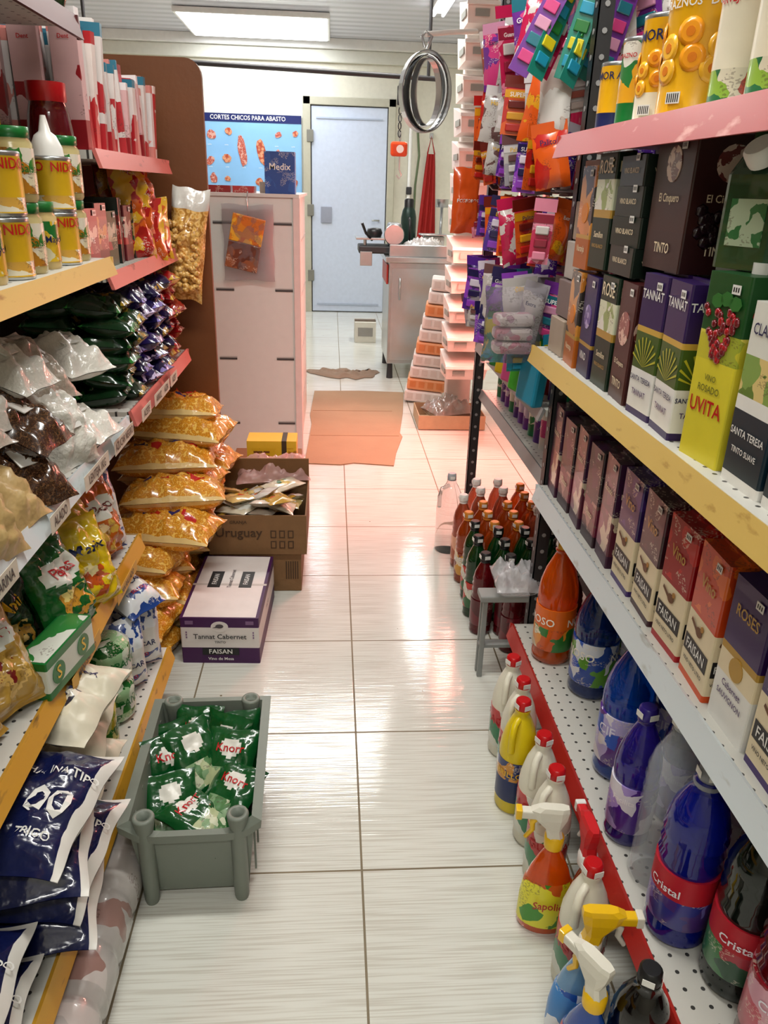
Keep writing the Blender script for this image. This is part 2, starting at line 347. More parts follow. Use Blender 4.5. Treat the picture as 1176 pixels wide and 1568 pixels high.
# ---------- carton generator
def carton(name,w,d,h,bands,texts=(),disc=None,cap=None,plates=(),fin=True,extra=None,tag=True):
    b=MB(); zm=[(0,None)]
    for zf_,m in bands: zm.append((zf_*h,m))
    b.prism(w,d,.003,zm)
    for pw,ph,zc,m in plates:
        for F,o,ww in (('F',(0,-d/2-.0005,zc*h),w),('R',(w/2+.0005,0,zc*h),d),('L',(-w/2-.0005,0,zc*h),d)):
            T=FR(F,o); b.box(-ww*pw/2,ww*pw/2,-ph*h/2,ph*h/2,0,.0005,m,0,T)
    for t in texts:
        st,sz,zc,m=t[:4]
        for F,o,k in (('F',(0,-d/2-.0016,zc*h),1),('R',(w/2+.0016,0,zc*h),d/w),('L',(-w/2-.0016,0,zc*h),d/w)):
            b.text(st,sz*min(1,k*1.1),m,FR(F,o),cw=.9)
    if disc:
        r,zc,m=disc
        for F,o in (('F',(0,-d/2,zc*h)),('R',(w/2,0,zc*h)),('L',(-w/2,0,zc*h))): b.disc(r,m,FR(F,o),18,h=.0012)
    if fin:
        tm=bands[-1][1]; b.box(-w/2+.003,w/2-.003,-.004,.004,h,h+.004,tm)
    if tag:
        T=FR('F',(w*.22,-d/2-.0018,h*.93)); b.box(-.009,.009,-.006,.006,0,.0006,white,0,T)
        for xx in (-.005,0,.005): b.box(xx-.0012,xx+.0012,-.003,.003,.0006,.0009,black,0,T)
    if cap: b.lathe([(.014,h),(.014,h+.013),(.012,h+.015)],cap,14,Tm(0,-d*.2,0))
    if extra: extra(b,w,d,h)
    return b.mesh(name)
gold=M('#b8913c',.35,metal=.3)
def bird(b,w,d,h):
    bm_=M('#6a4326',.5); g2=M('#a8762e',.5)
    for F,o,k in (('F',(0,-d/2-.0013,h*.41),1),('R',(w/2+.0013,0,h*.41),.8)):
        T=FR(F,o); b.disc(.011*k,bm_,T@Matrix.Translation((0,-.001,0)),14,ry=.008*k); b.disc(.005*k,g2,T@Matrix.Translation((.009*k,.009*k,.0002)),10); b.add([(-.006*k,.002,.0006),(-.03*k,.012,.0006),(-.032*k,.006,.0006),(-.006*k,-.006,.0006)],[(0,1,2,3)],bm_,T)
def faisan(c,c2,bot):
    top=P((c,c,c2),30,stretch=(1,1,1)); bt=M(bot,.35); m=M(c,.35,coat=.2)
    return carton('wine',.1,.068,.235,[(.05,bt),(.13,cream),(.5,cream),(.53,m),(1,top)],[('FAISAN',.024,.255,white),('VINO NETO LITRO',.0095,.14,black),('Vino',.03,.75,gold)],plates=[(.86,.12,.255,black)],extra=bird)
F1=faisan('#2f1858','#45287a','#3c2166'); F2=faisan('#330f1b','#4a1626','#3b1320'); F3=faisan('#980a14','#bf1f1c','#a80f1c'); F4=faisan('#c23c0c','#dc641a','#cf4d17')
F5=carton('wine',.1,.068,.235,[(.35,white),(.5,cream),(.55,gold),(1,M('#2e1350',.35,coat=.2))],[('ROSES',.024,.8,gold),('Cabernet',.015,.3,purple),('SAUVIGNON',.013,.22,purple)],disc=(.018,.44,gold))
y=1.335
for me in (F1,F2,F3,F4,F5,F1):
    put('wine_carton',me,Tm(.575+.034,y,.63,-90+R.uniform(-4,4))); y-=.112
FL=carton('w',.09,.066,.22,[(.12,M('#2e1420',.4)),(.45,P(('#6a4540','#a98078','#3a1824','#6a1a36'),35)),(1,P(('#2e1222','#22101a','#491838','#38181e'),25))],[('Tinto',.022,.3,cream)])
FL2=carton('w',.09,.066,.23,[(.12,M('#3b1230',.4)),(.5,P(('#c9b8a0','#7c3a52','#5a1a30'),30)),(1,P(('#3a1038','#4e1a40','#2a1028'),25))],[('Rosado',.02,.7,cream)])
y=1.85
for i in range(5): put('wine_carton',FL if i%2 else FL2,Tm(.575+.033,y,.63,-90+R.uniform(-5,5))); y-=.1
b=MB(); dk=[P(('#22101c','#331830','#4a1e2c','#20162e'),18),P(('#4a0e18','#6a1820','#2e0c12'),18)]
for j in range(2):
    for i in range(13):
        yy=.62+i*.1; b.prism(.068,.092,.003,[(0,None),(.235+.02*R.random(),dk[(i+j)%2])],Tm(.70+j*.085,yy,.63))
b.obj('row_of_wine_cartons')
# yellow shelf
O1=carton('w',.095,.066,.2,[(.3,M('#a8550f',.4)),(.34,gold),(1,P(('#2a2320','#b87020','#2a2320','#c9852f'),22))],[('Naranja',.018,.2,cream)],disc=(.02,.55,M('#d07a1a',.4)))
O2=carton('w',.095,.066,.2,[(.3,M('#1f1244',.4)),(.34,gold),(1,M('#241550',.4))],[('VINO',.022,.2,white)],disc=(.024,.6,P(('#5a3a8a','#a994c8'),80)))
O3=carton('w',.095,.066,.21,[(.45,M('#0b2416',.4)),(.52,gold),(.78,P(('#cfd3b6','#8e9f5a','#dcd9cf'),30)),(1,M('#0d2617',.4))],[('ROSE',.034,.88,cream),('Semillon',.016,.3,cream),('VINO BLANCO',.01,.2,gold)])
O4=carton('w',.095,.066,.21,[(1,M('#3e0f0f',.4))],[('TINTO',.02,.15,cream),('El Cinquero',.013,.33,cream)],disc=(.03,.62,P(('#6e2a26','#c8a898'),70)),fin=True)
def rays(b,w,d,h):
    yg=M('#b4b02a',.4)
    for F,o,ww in (('F',(0,-d/2-.0012,h*.36),w),('R',(w/2+.0012,0,h*.36),d)):
        for k in range(9):
            a=math.radians(22+17*k); T=FR(F,o); c,s_=math.cos(a),math.sin(a); L=min(.05,(ww/2-.002)/max(.01,abs(c))); 
            b.add([(0,0,0),(L*c-.002*s_,L*s_+.002*c,0),(L*c+.002*s_,L*s_-.002*c,0)],[(0,2,1)],yg,T)
O5=carton('w',.09,.07,.235,[(.05,M('#2d1650',.4)),(.34,white),(.60,M('#3c5618',.4)),(.64,M('#c8a040',.4)),(1,M('#2a104e',.4))],[('TANNAT',.021,.86,white),('SANTA TERESA',.0125,.27,navy),('TANNAT',.014,.17,purple)],extra=rays)
def grapes(b,w,d,h):
    gm=M('#a3101c',.2,coat=.6); g2=M('#6d0a18',.2,coat=.6); lf=M('#2a6a2a',.4)
    for k in range(60):
        rr=R.random(); z=h*(.56+.26*rr); x=R.uniform(-1,1)*.034*(.25+rr)
        b.ico(.0065,R.choice((gm,g2)),Matrix.Translation((x,-d/2-.001,z))@Matrix.Diagonal((1,.5,1,1)))
        b.ico(.0065,R.choice((gm,g2)),Matrix.Translation((w/2+.001,x*.8,z))@Matrix.Diagonal((.5,1,1,1)))
    for F,o in (('F',(.005,-d/2-.001,h*.86)),('R',(w/2+.001,0,h*.86))):
        for a in (-.02,0,.02): b.disc(.014,lf,FR(F,o)@Matrix.Translation((a,.004*(a==0),.001)),7,ry=.01)
    b.lathe([(.015,h),(.015,h+.014)],white,14)
O6=carton('w',.095,.095,.26,[(.55,M('#d6c832',.4)),(.7,P(('#c6bc32','#9fa832','#dccf52'),30)),(1,M('#174a1e',.4))],[('UVITA',.03,.3,red),('VINO',.012,.46,M('#6a6a1e',.5)),('ROSADO',.014,.4,M('#6a6a1e',.5))],extra=grapes)
O7=carton('w',.095,.075,.235,[(.06,white),(.1,M('#0c2532',.4)),(.42,M('#0c2532',.4)),(.5,white),(.72,P(('#7f9e4a','#d6c07a','#5a7a2a'),30)),(1,M('#dcdcd2',.4))],[('SANTA TERESA',.0135,.3,white),('TINTO SUAVE',.011,.2,white),('CLASICO',.02,.86,navy)])
row=[(O1,1.69),(O2,1.585),(O3,1.48),(O4,1.375),(O5,1.265),(O5,1.165)]
for me,y in row: put('wine_carton',me,Tm(.525+.035,y,1.0,-90+R.uniform(-4,4)))
put('grape_drink_carton',O6,Tm(.575,1.035,1.0,-83)); put('wine_carton',O7,Tm(.57,.915,1.0,-90)); put('wine_carton',O7,Tm(.57,.81,1.0,-92))
put('wine_carton',O1,Tm(.56,1.69,1.206,-90)); put('wine_carton',O3,Tm(.56,1.585,1.216,-88))
GS=carton('w',.13,.1,.05,[(1,M('#0c1c14',.4))],[('VINO BLANCO',.013,.5,cream)],fin=False)
for k in range(4): put('boxed_wine_carton',GS,Tm(.58,1.455,1.216+k*.0505,-90+R.uniform(-3,3)))
def bbx(b,w,d,h):
    for k in range(22):
        b.ico(.011,M('#241016',.25,coat=.5),Matrix.Translation((w/2+.001,R.uniform(-.045,.03),h*(.2+.3*R.random())))@Matrix.Diagonal((.3,1,1,1)))
BB=carton('w',.15,.12,.2,[(.3,M('#2e0f11',.4)),(1,M('#34110f',.4))],[('TINTO',.022,.17,cream),('El Cinquero',.018,.55,cream)],disc=(.027,.8,P(('#6e2a26','#d6baa8'),70)),extra=bbx)
put('bag_in_box_wine',BB,Tm(.60,1.30,1.24,-90)); 
def bottle(r,h,body,lab,cap,txt,tc,kind='clean',lab2=None,capr=.017,ax=1,ay=1):
    b=MB()
    if kind=='clean':
        p=[(r*.85,0),(r,.008),(r,h*.06),(r*.96,h*.1),(r*.96,h*.48),(r,h*.52),(r*.99,h*.58),(r*.92,h*.66),(r*.72,h*.76),(r*.48,h*.84),(r*.36,h*.88),(r*.34,h*.9),(r*.4,h*.905),(r*.4,h*.915),(.016,h*.92)]
        l0,l1=.12,.47
    elif kind=='pet':
        p=[(r*.8,0),(r,.01),(r*.94,h*.05),(r,h*.09),(r*.95,h*.12),(r*.95,h*.45),(r,h*.48),(r*.93,h*.515),(r,h*.55),(r*.93,h*.585),(r,h*.62),(r*.93,h*.65),(r*.97,h*.68),(r*.8,h*.77),(r*.48,h*.86),(r*.34,h*.9),(r*.42,h*.91),(.016,h*.92)]
        l0,l1=.13,.44
    else:
        p=[(r*.88,0),(r,.01),(r,h*.55),(r*.96,h*.62),(r*.75,h*.75),(r*.5,h*.84),(r*.36,h*.88),(.018,h*.9),(.018,h*.92)]
        l0,l1=.12,.5
    b.lathe(p,body,28,ax=ax,ay=ay)
    if kind=='pet' and lab:
        b.lathe([(r*.42,h*.885),(r*.44,h*.89),(r*.44,h*.905),(r*.4,h*.91)],cap,16)
    b.lathe([(capr*.98,h*.915,cap),(capr*1.05,h*.93,cap),(capr,h*.99,cap),(capr*.8,h,cap)],cap,18)
    for a in (-30,60): b.box(-.009,.009,-.006,.006,0,.0008,white,0,Tm(0,0,0,a)@FR('F',(0,-capr*1.06,h*.955)))
    rl_=r*1.0+.0012
    if lab:
        b.lathe([(rl_*.98,h*l0,lab),(rl_,h*l0+.002,lab),(rl_,h*(l0+l1)/2+.005,lab),(rl_,h*l1-.004,lab2 or lab),(rl_,h*l1,lab2 or lab)],lab,28,ax=ax,ay=ay)
        if txt:
            for a in (0,125,-125): b.text(txt,min(.03,r*3.0/len(txt)),tc,Tm(0,0,h*(l0*.3+l1*.7),a),cyl=rl_+.0015)
    if kind=='jug':
        b.tube([(-.0,-r*.2,h*.85),(0,-r*.85,h*.83),(0,-r*1.02,h*.74),(0,-r*1.0,h*.6)],.008,body,8)
    return b.mesh('bottle')
liq=lambda h,t=.6:M(h,.06,trans=t,coat=.6,var=.05,ior=1.33)
b=MB(); gg=M('#1f4a2c',.2,trans=.2,coat=.5); b.prism(.1,.085,.01,[(0,None),(.12,gg)]); b.loft([[(x,y,.12) for x,y in rrect(.1,.085,.01)],[(x*.98,y*.12,.165) for x,y in rrect(.1,.085,.01)],[(x*.98,y*.12,.18) for x,y in rrect(.1,.085,.01)]],gg,smooth=False)
b.lathe([(.021,0),(.022,.006),(.022,.02),(.019,.024)],white,20,Tm(0,-.03,.138,0,42)); b.box(-.03,.03,-.0435,-.0425,.03,.09,P(('#a8b89a','#2a6a3a'),50)); b.obj('juice_carton_with_cap',Tm(.595,1.085,1.262,-70))
b=MB(); b.box(-.04,.04,-.045,.045,0,.262,P(('#1a2a1c','#24382a','#2f4a30'),20),.003); b.obj('wine_carton',Tm(.61,1.12,1.0))
b=MB()
for i in range(10):
    b.prism(.1,.092,.003,[(0,None),(.22+.2*(i>3 and i!=4),P(('#181416','#241c1e','#301619','#101c15'),15))],Tm(.73,.7+i*.105,1.0))
b.obj('row_of_wine_cartons')
b=MB()
for k in range(5): b.box(.53+.01*k,.62,1.76,1.87,1.0+k*.085,1.082+k*.085,[M('#a89888',.5),M('#7a6a68',.5),M('#b8b4ae',.5)][k%3],.002)
b.obj('stack_of_small_boxes')

# ---------- cans
def can(r,h,lab,txt='',tc=red,band=None,lid=steel,fruit=False):
    b=MB(); p=[(r*.93,0,lid),(r,.003,lid),(r,.006,lid),(r*.985,.008,lab),(r*.985,h*.3,band or lab),(r*.985,h*.32,lab),(r*.985,h-.008,lab),(r,h-.006,lid),(r,h-.002,lid),(r*.94,h,lid),(r*.93,h-.003,lid)]
    b.lathe(p,lid,28)
    if txt: 
        for a in (0,95,-95): b.text(txt,min(r*.6,r*2.2/len(txt)),tc,Tm(0,0,h*.8,a),cyl=r*1.0+.001)
    if fruit:
        f1=M('#ef9a10',.3,coat=.4); f2=M('#f2b42a',.3,coat=.4); f3=M('#d8780a',.4)
        for a in range(0,360,36):
            for zz in (.42,.6) if a%72 else (.5,.34):
                T=Tm(0,0,h*zz,a+R.uniform(-6,6)); rr=r*.33
                b.lathe([(rr*.99,0),(rr,.001),(rr*.7,.003)],f1 if a%72 else f2,14,T@FR('F',(0,-r*.975,0)))
                b.disc(rr*.35,f3,T@FR('F',(0,-r*.975-.0028,0)),10)
        T=Tm(0,0,h*.14,20); b.box(-.012,.012,-.008,.008,0,.001,white,0,T@FR('F',(0,-r-.0006,0)))
        for q in range(6): b.box(-.01+q*.0036,-.0085+q*.0036,-.006,.006,.001,.0014,black,0,T@FR('F',(0,-r-.0006,0)))
    return b.mesh('can')
yb=M('#e8ac12',.3,coat=.3); yw=M('#e8e0c8',.3,coat=.3)
vg=P(('#d8d0b8','#1f6a3a','#8ab03a','#b83a1a'),34)
cs=[(1.735,can(.035,.13,yb,'AMOR',navy,navy)),(1.62,can(.034,.155,P(('#e3a21c','#e2dfd4','#2a7a3a'),30),'DURAZNO',red,green)),(1.50,can(.042,.17,yb,'AMOR',navy,yw,fruit=True)),(1.345,can(.06,.19,yb,'DURAZNOS',white,None,fruit=True)),(1.195,can(.045,.165,yw,'ARVEJAS',red,vg)),(1.085,can(.045,.165,yw,'PERAS',red,vg)),(.965,can(.05,.16,yb,'DURAZNOS',white,fruit=True))]
for y,me in cs: put('canned_fruit',me,Tm(.575,y,1.466,-75+R.uniform(-15,10)))
b=MB(); cl=[P(('#e3a21c','#f2c24a','#d87f12'),30),P(('#e3a21c','#e2dfd4','#2a7a3a'),30),P(('#c8c0a8','#b83a2a','#e8e0c8'),30)]
for i in range(8): b.lathe([(.04,0),(.045,.004),(.045,.14),(.043,.15),(.04,.15)],cl[i%3],18,Tm(.71,1.0+i*.11,1.466))
b.obj('row_of_canned_fruit')
# ---------- bottles
nl=P(('#1846a0','#dfe6ee','#1f56c0','#5a9a2a'),26); ol=P(('#d85a0a','#e8942a','#e0d8b8','#2a7a2a'),26)
NO=bottle(.052,.35,liq('#f0600a'),ol,M('#e0a01a',.3),'NOSO',M('#f8f4e8'),lab2=orange)
NB=bottle(.055,.33,liq('#123a88'),nl,M('#1c3f9c',.3),'NOSO',M('#f8f4e8'))
NC=bottle(.053,.34,liq('#0a50c0'),P(('#5a2a8a','#b8b0e0','#e0dce8','#2a5ac0'),26),M('#98b822',.3),'CIF',M('#e8e8f8'))
NP=bottle(.043,.30,liq('#2c1a96'),P(('#4a1a8a','#a890d8','#e0dce8'),26),M('#2a1a7a',.3),'Facilita',M('#f8f4f8'))
NCl=bottle(.046,.36,M('#dfe8f0',.05,var=.02,coat=1,alpha=.26),None,M('#cfd3d8',.2,alpha=.6),'',white,'pet')
clc=M('#c8ccd2',.2,trans=.6)
NK=bottle(.051,.35,liq('#1020a8'),P(('#2a2a8a','#7a70c0','#4a2a7a'),26),clc,'Cristal',M('#f0f0f8'),'pet',lab2=M('#b8182a'))
NG=bottle(.051,.35,liq('#16241e'),P(('#0c4a2a','#2a7a3a','#a82a3a'),26),clc,'Cristal',M('#f0f0f8'),'pet',lab2=M('#b8182a'))
NR=bottle(.051,.35,liq('#7a0a16'),P(('#901020','#c85a6a','#d8a0b0'),26),clc,'Cristal',M('#f0f0f8'),'pet')
dx,dy=-.008,.035
for me,x,y,nm in ((NO,.60,1.70,'floor_cleaner_bottle'),(NB,.66,1.55,'floor_cleaner_bottle'),(NC,.63,1.26,'surface_cleaner_bottle'),(NP,.585,1.08,'fabric_softener_bottle'),(NCl,.60,.98,'clear_plastic_bottle'),(NK,.595,.872,'scented_cleaner_bottle'),(NG,.65,.775,'scented_cleaner_bottle'),(NR,.655,.668,'scented_cleaner_bottle'),
  (NP,.70,1.13,'fabric_softener_bottle'),(NCl,.705,.985,'clear_plastic_bottle'),(NR,.74,.88,'scented_cleaner_bottle'),(NB,.76,1.42,'floor_cleaner_bottle'),(NC,.75,1.28,'surface_cleaner_bottle'),(NG,.78,.76,'scented_cleaner_bottle'),(NB,.77,1.56,'floor_cleaner_bottle'),(NG,.73,1.68,'floor_cleaner_bottle'),(NR,.84,1.12,'scented_cleaner_bottle')):
    put(nm,me,Tm(x+dx,y+dy,.20,-55+R.uniform(-12,12)))
wj=M('#dcd8c6',.35,var=.04)
BW=bottle(.043,.29,wj,P(('#d8d8cc','#1a7a4a','#d8d8cc','#b82a2a'),26),M('#b80e14',.3),'AGUA',red,'jug')
BY=bottle(.043,.30,M('#d8be08',.3),M('#14255a',.35),M('#b80e14',.3),'BRILLO',yel,'jug',lab2=P(('#1c2f6a','#c8892a'),30))
for me,x,y in ((BW,.455,1.60),(BY,.435,1.41),(BW,.457,1.305),(BW,.455,1.20),(BW,.458,1.505),(BW,.455,.965)):
    put('bleach_bottle',me,Tm(x,y,0,-40+R.uniform(-10,10)))
def sprayer(body,lab,hd,trig,txt,tc,h=.3,w=.052):
    b=MB(); bh=h*.66
    b.lathe([(w*.9,0),(w,.008),(w*.98,bh*.35),(w*.86,bh*.6),(w*.7,bh*.75),(w*.42,bh*.92),(.014,bh),(.014,bh+.012)],body,24,ax=1,ay=.62)
    rl_=w*.99
    b.lathe([(rl_+.0015,bh*.1),(rl_+.0015,bh*.22),(rl_+.001,bh*.38),(w*.86+.002,bh*.6),(w*.8,bh*.64)],lab,24,ax=1,ay=.64)
    b.text(txt,.026,tc,FR('F',(0,-w*.64-.004,bh*.42)),cw=.8)
    b.lathe([(.018,bh+.005,trig),(.019,bh+.03,trig),(.015,bh+.034,trig)],trig,16)
    z=bh+.03
    pr=[(.015,.014,0,z),(.014,.013,-.004,z+.02),(.03,.014,-.012,z+.045),(.035,.012,-.014,z+.062),(.028,.009,-.008,z+.07)]
    rings=[[(cx+a*px,bb*py,zz) for px,py in ((1,-.6),(1,.6),(.6,1),(-.6,1),(-1,.6),(-1,-.6),(-.6,-1),(.6,-1))] for a,bb,cx,zz in pr]
    b.loft(rings,hd,smooth=False)
    b.box(-.07,-.035,-.009,.009,z+.042,z+.06,hd,.003); b.box(-.078,-.066,-.01,.01,z+.04,z+.062,trig,.002)
    b.tube([(-.035,0,z+.045),(-.045,0,z+.03),(-.043,0,z+.012),(-.055,0,z-.008)],[.007,.006,.005,.004],trig,8)
    return b.mesh('sprayer')
S1=sprayer(liq('#f05c08',.4),P(('#d0c81e','#e0d82a','#3a8a1a','#c85a1a'),22),M('#dcd8ca',.35),yel,'Sapolio',red)
S2=sprayer(M('#7fb0d8',.1,trans=.4,coat=.5),P(('#144ca0','#dfe6ee','#2a7ac0'),22),yel,M('#dcd8ca'),'Vidrios',navy)
S3=sprayer(M('#1c4fac',.15,trans=.3,coat=.5),P(('#dfe6ee','#b82a2a','#1a4aa0'),22),M('#dcd8ca',.35),yel,'Limpia',navy)
put('trigger_spray_bottle',S1,Tm(.425,1.085,0,-8)); put('trigger_spray_bottle',S2,Tm(.425,.865,0,175)); put('trigger_spray_bottle',S3,Tm(.405,.775,0,-60)); 
put('trigger_spray_bottle',sprayer(liq('#c84a10',.3),P(('#d8d81e','#c83a1a'),22),M('#c8161c'),white,'Quita',red,.25,.035),Tm(.49,1.07,0,-90))
put('cola_bottle',bottle(.045,.3,liq('#120c0c'),None,black,'',white,'pet'),Tm(.475,.76,0))

# ---------- floor bottles far right unit
am=liq('#b8480c'); gb=liq('#0c4a1e'); rw=liq('#7a0c18'); pkq=liq('#b8583a')
B1=bottle(.04,.28,am,P(('#c8902a','#7a2a0a','#d8c8a8'),30),M('#c87a1a'),'MIEL',white,'pet'); B2=bottle(.036,.3,gb,P(('#0f5a25','#b82a1a','#d8d8c8'),30),black,'ACEITE',white,'pet'); B3=bottle(.036,.29,rw,P(('#6a0a1a','#4a0810'),30),M('#202020'),'',white,'pet'); B4=bottle(.055,.33,M('#e6ecec',.08,trans=.92,ior=1.1,var=.02,coat=1),None,M('#a8acb0'),'',white,'jug'); B5=bottle(.036,.3,pkq,P(('#a8502a','#d8a080'),30),white,'',white,'pet')
for i in range(9):
    for j in range(3):
        y=2.08+i*.095; x=.575+j*.09
        me=(B3 if i<2 else B2 if i<4 else B1 if i<7 else B5) if j<2 else R.choice((B1,B2,B3,B5))
        nm={id(B1):'syrup_bottle',id(B2):'oil_bottle',id(B3):'grape_syrup_bottle',id(B5):'juice_bottle'}[id(me)]
        put(nm,me,Tm(x+R.uniform(-.004,.004),y,0,-60+R.uniform(-20,20)))
put('clear_water_jug',B4,Tm(.475,2.82,0,-60)); put('oil_bottle',B2,Tm(.49,2.3,0,-50)); put('grape_syrup_bottle',B3,Tm(.495,2.19,0,-50)); put('syrup_bottle',B1,Tm(.50,2.55,0,-50)); put('syrup_bottle',B5,Tm(.50,2.67,0,-50));put('oil_bottle',B2,Tm(.50,2.42,0,-50))
b=MB(); ac=[('#4b1a7a','#d8d4e0'),('#b8182a','#e0d8d0'),('#1a4aa0','#d8dee5'),('#d8d4d0','#b82a7a'),('#6a2a90','#c8b8d8'),('#1a7a4a','#d8d8cc')]
for z,xx in ((.63,.63),(.82,.60)):
    for i in range(13):
        a,c=ac[R.randrange(6)]; T=Tm(xx+.03,2.0+i*.072,z); rr=.026; hh=.155 if z<.7 else .15+R.random()*.05
        b.lathe([(rr,0),(rr,hh*.25,M(a,.3)),(rr,hh*.6,P((a,c,c),50)),(rr,hh*.8,M(a,.3)),(rr*.7,hh*.86,steel),(rr*.75,hh*.87,M(c,.3)),(rr*.7,hh,M(c,.3))],M(a,.3),16,T)
        T2=Tm(xx+.12,2.0+i*.072,z); b.prism(.06,.06,.003,[(0,None),(hh*.9,P((a,c,'#3a2a3a'),25))],T2)
b.obj('row_of_aerosol_cans')
# hanging packs
cols=[['#6a2a8a','#c83a7a','#1a6a7a','#c88aa8'],['#d8581a','#b8201a','#d8981a','#6a1a10'],['#4a1a8a','#8a3ab8','#1a0f4a','#d8d0e0'],['#b81a4a','#d88098','#8a1a34','#c8c0bc'],['#1a7a6a','#1a8aa8','#c8b81a','#1a6a2a'],['#b8b4b0','#98949a','#d0cccc','#6a4a4a'],['#d8d4d0','#c8b8b0','#a85a4a','#e0dcd8']]
b=MB()
for zi,(z,h,cl) in enumerate(((1.85,.22,[0,3,5,6]),(1.66,.16,[1,6,3,5]),(1.52,.15,[1,3,2,5]),(1.35,.18,[1,2,6,3]),(1.15,.18,[2,2,5,0]),(1.02,.14,[4,5,2]))):
    for k in range(8):
        for q in range(5):
            y=2.03+k*.125; x=.53+q*.06; c=cols[R.choice(cl)]
            w=R.uniform(.05,.1); hh=h*R.uniform(.75,1.15)
            T=Tm(x+R.uniform(-.02,.01),y+R.uniform(-.02,.02),z-.01-hh/2,R.uniform(-50,25),0,R.uniform(-12,12))@Matrix.Rotation(math.radians(90),4,'X')
            pm=P((c[0],c[1+(k+q)%3],c[0]),(22,32,44)[(k+q)%3],rough=.18)
            b.box(-w/2,w/2,hh/2-.03,hh/2,-.001,.001,M(R.choice(c),.3),0,T)
            if R.random()<.55:
                b.pillow(w,hh*.85,.026,pm,T@Matrix.Translation((0,-hh*.07,0)),nu=6,nv=8,seed=k+q*3,wr=.25)
            else:
                b.box(-w*.45,w*.45,-hh*.42,hh*.3,-.0008,.0008,P((c[0],c[0],c[1]),24),0,T)
                for m_ in range(3): b.box(-w*.3,w*.3,-hh*.36+m_*hh*.18,-hh*.24+m_*hh*.18,.001,.009,M(c[1+m_%3],.3,coat=.4),.003,T)
                b.box(-w*.45,w*.45,hh*.16,hh*.28,.0009,.0016,M(c[2],.3),0,T)
            if R.random()<.7: b.text(R.choice(('Guantes','Extra','SUPER','Baby','Hogar','Palitos')),w*.2,R.choice((white,yel,navy,white)),T@Matrix.Translation((0,hh*.2,.016)))
b.obj('hanging_packaged_goods')
b=MB()
for k in range(9):
    c=cols[R.choice((0,0,3,0,4))]; x=.51+.024*k; y=1.98+.03*(k%3); 
    T=Tm(x,y,1.80-R.random()*.05,R.uniform(-30,30),0,R.uniform(14,28))@Matrix.Rotation(math.radians(90),4,'X')
    b.box(-.024,.024,-.2,.2,-.001,.001,M(c[0],.3,coat=.5),.0005,T); b.box(-.02,.02,.12,.19,.001,.0016,M(c[3],.3),0,T)
    for q in range(8): b.box(-.016,.016,-.174+q*.036,-.15+q*.036,.001,.006,M(c[1+q%3],.3,coat=.4),.002,T)
b.obj('hair_accessory_cards')
b=MB(); clr=M('#e2dee2',.12,trans=.9,ior=1.05,bump=.4,bsc=40,var=.03)
b.pillow(.16,.2,.09,clr,Tm(.475,2.02,1.03,0,90),seed=3,wr=.3); 
for k in range(3): b.box(-.05,.05,-.03,.03,-.07+k*.035,-.038+k*.035,P(('#c88a98','#d8d0cc','#b89aa4'),40),.01,Tm(.475,2.02,1.03,R.uniform(-6,6)))
b.obj('bag_of_tissues')
b=MB(); b.pillow(.1,.22,.05,M('#d0501a',.25,coat=.4),Tm(.47,2.9,1.32,10,90),seed=5,wr=.3,texts=[('FOSFOROS',.016,0,0,white)]); b.obj('orange_snack_bag')
b=MB()
for k in range(5): b.box(-.045,.045,-.018,.018,0,.12,[M('#1a88a8'),M('#3a9a2a'),M('#c84a80'),M('#c8a81a'),M('#1a6a2a')][k],.008,Tm(.535+k*.005,2.02+k*.11,.825,-70+k*9,0,8))
b.obj('row_of_cleaning_sponges')

# ---------- pillow bag helper
def bagmesh(w,h,t,base,zone=None,texts=(),seed=0,wr=.12,nu=20,nv=26,seammat=None):
    b=MB(); b.pillow(w,h,t,base,I4,zone,nu,nv,seed,wr,texts,seammat=seammat); return b.mesh('bag')
film=lambda h:M(h,.2,coat=.5,var=.15,bump=.25,bsc=45)
# crate
b=MB(); cg=M('#747b71',.42,var=.06); W,D,H=.24,.375,.215
def ring(w,d,z,dip=0,n=8):
    pts=[]
    cs_=[(-w/2,-d/2),(w/2,-d/2),(w/2,d/2),(-w/2,d/2)]
    for e in range(4):
        a,c=cs_[e],cs_[(e+1)%4]
        for k in range(n):
            t=k/n; zz=z
            if e==0: zz=z-dip*min(1,math.sin(math.pi*t)*2.2)
            pts.append((a[0]+(c[0]-a[0])*t,a[1]+(c[1]-a[1])*t,zz))
    return pts
b.loft([ring(W*.86,D*.9,.012),ring(W,D,H-.02,.03),ring(W+.03,D+.02,H-.02,.03),ring(W+.034,D+.024,H,.03),ring(W-.006,D-.006,H,.03),ring(W*.86-.008,D*.9-.008,.02)],cg,smooth=False)
for sx in (-1,1):
    for sy in (-1,1):
        x=sx*(W/2-.03); yv=sy*(D/2-.004)
        b.lathe([(.013,0),(.015,.01),(.017,H-.03),(.022,H+.004),(.02,H+.008),(.013,H+.008),(.012,H-.02)],cg,16,Tm(x,yv,0))
for sx in (-1,1):
    for k in range(5): b.box(-.002,.002,-.004,.004,.03,H-.02,cg,0,Tm(sx*W*.485,-.14+k*.07,0))
crateT=Tm(-.275,1.35,0,1.5)
b.obj('plastic_stacking_bin',crateT)
gf=film('#084a1e'); rd=film('#b0141a'); kw=M('#d8d6cc',.3); kp=P(('#a9b288','#7f9e76','#c8ccb0','#4f7a4a'),60)
def kz(u,v):
    if (u*.9)**2+((v-.45)*1.5)**2<.16: return kw
    if v<-.1 and abs(u)<.7 and v>-.8 and (u+.2)**2+(v+.45)**2<.4: return kp
    return gf
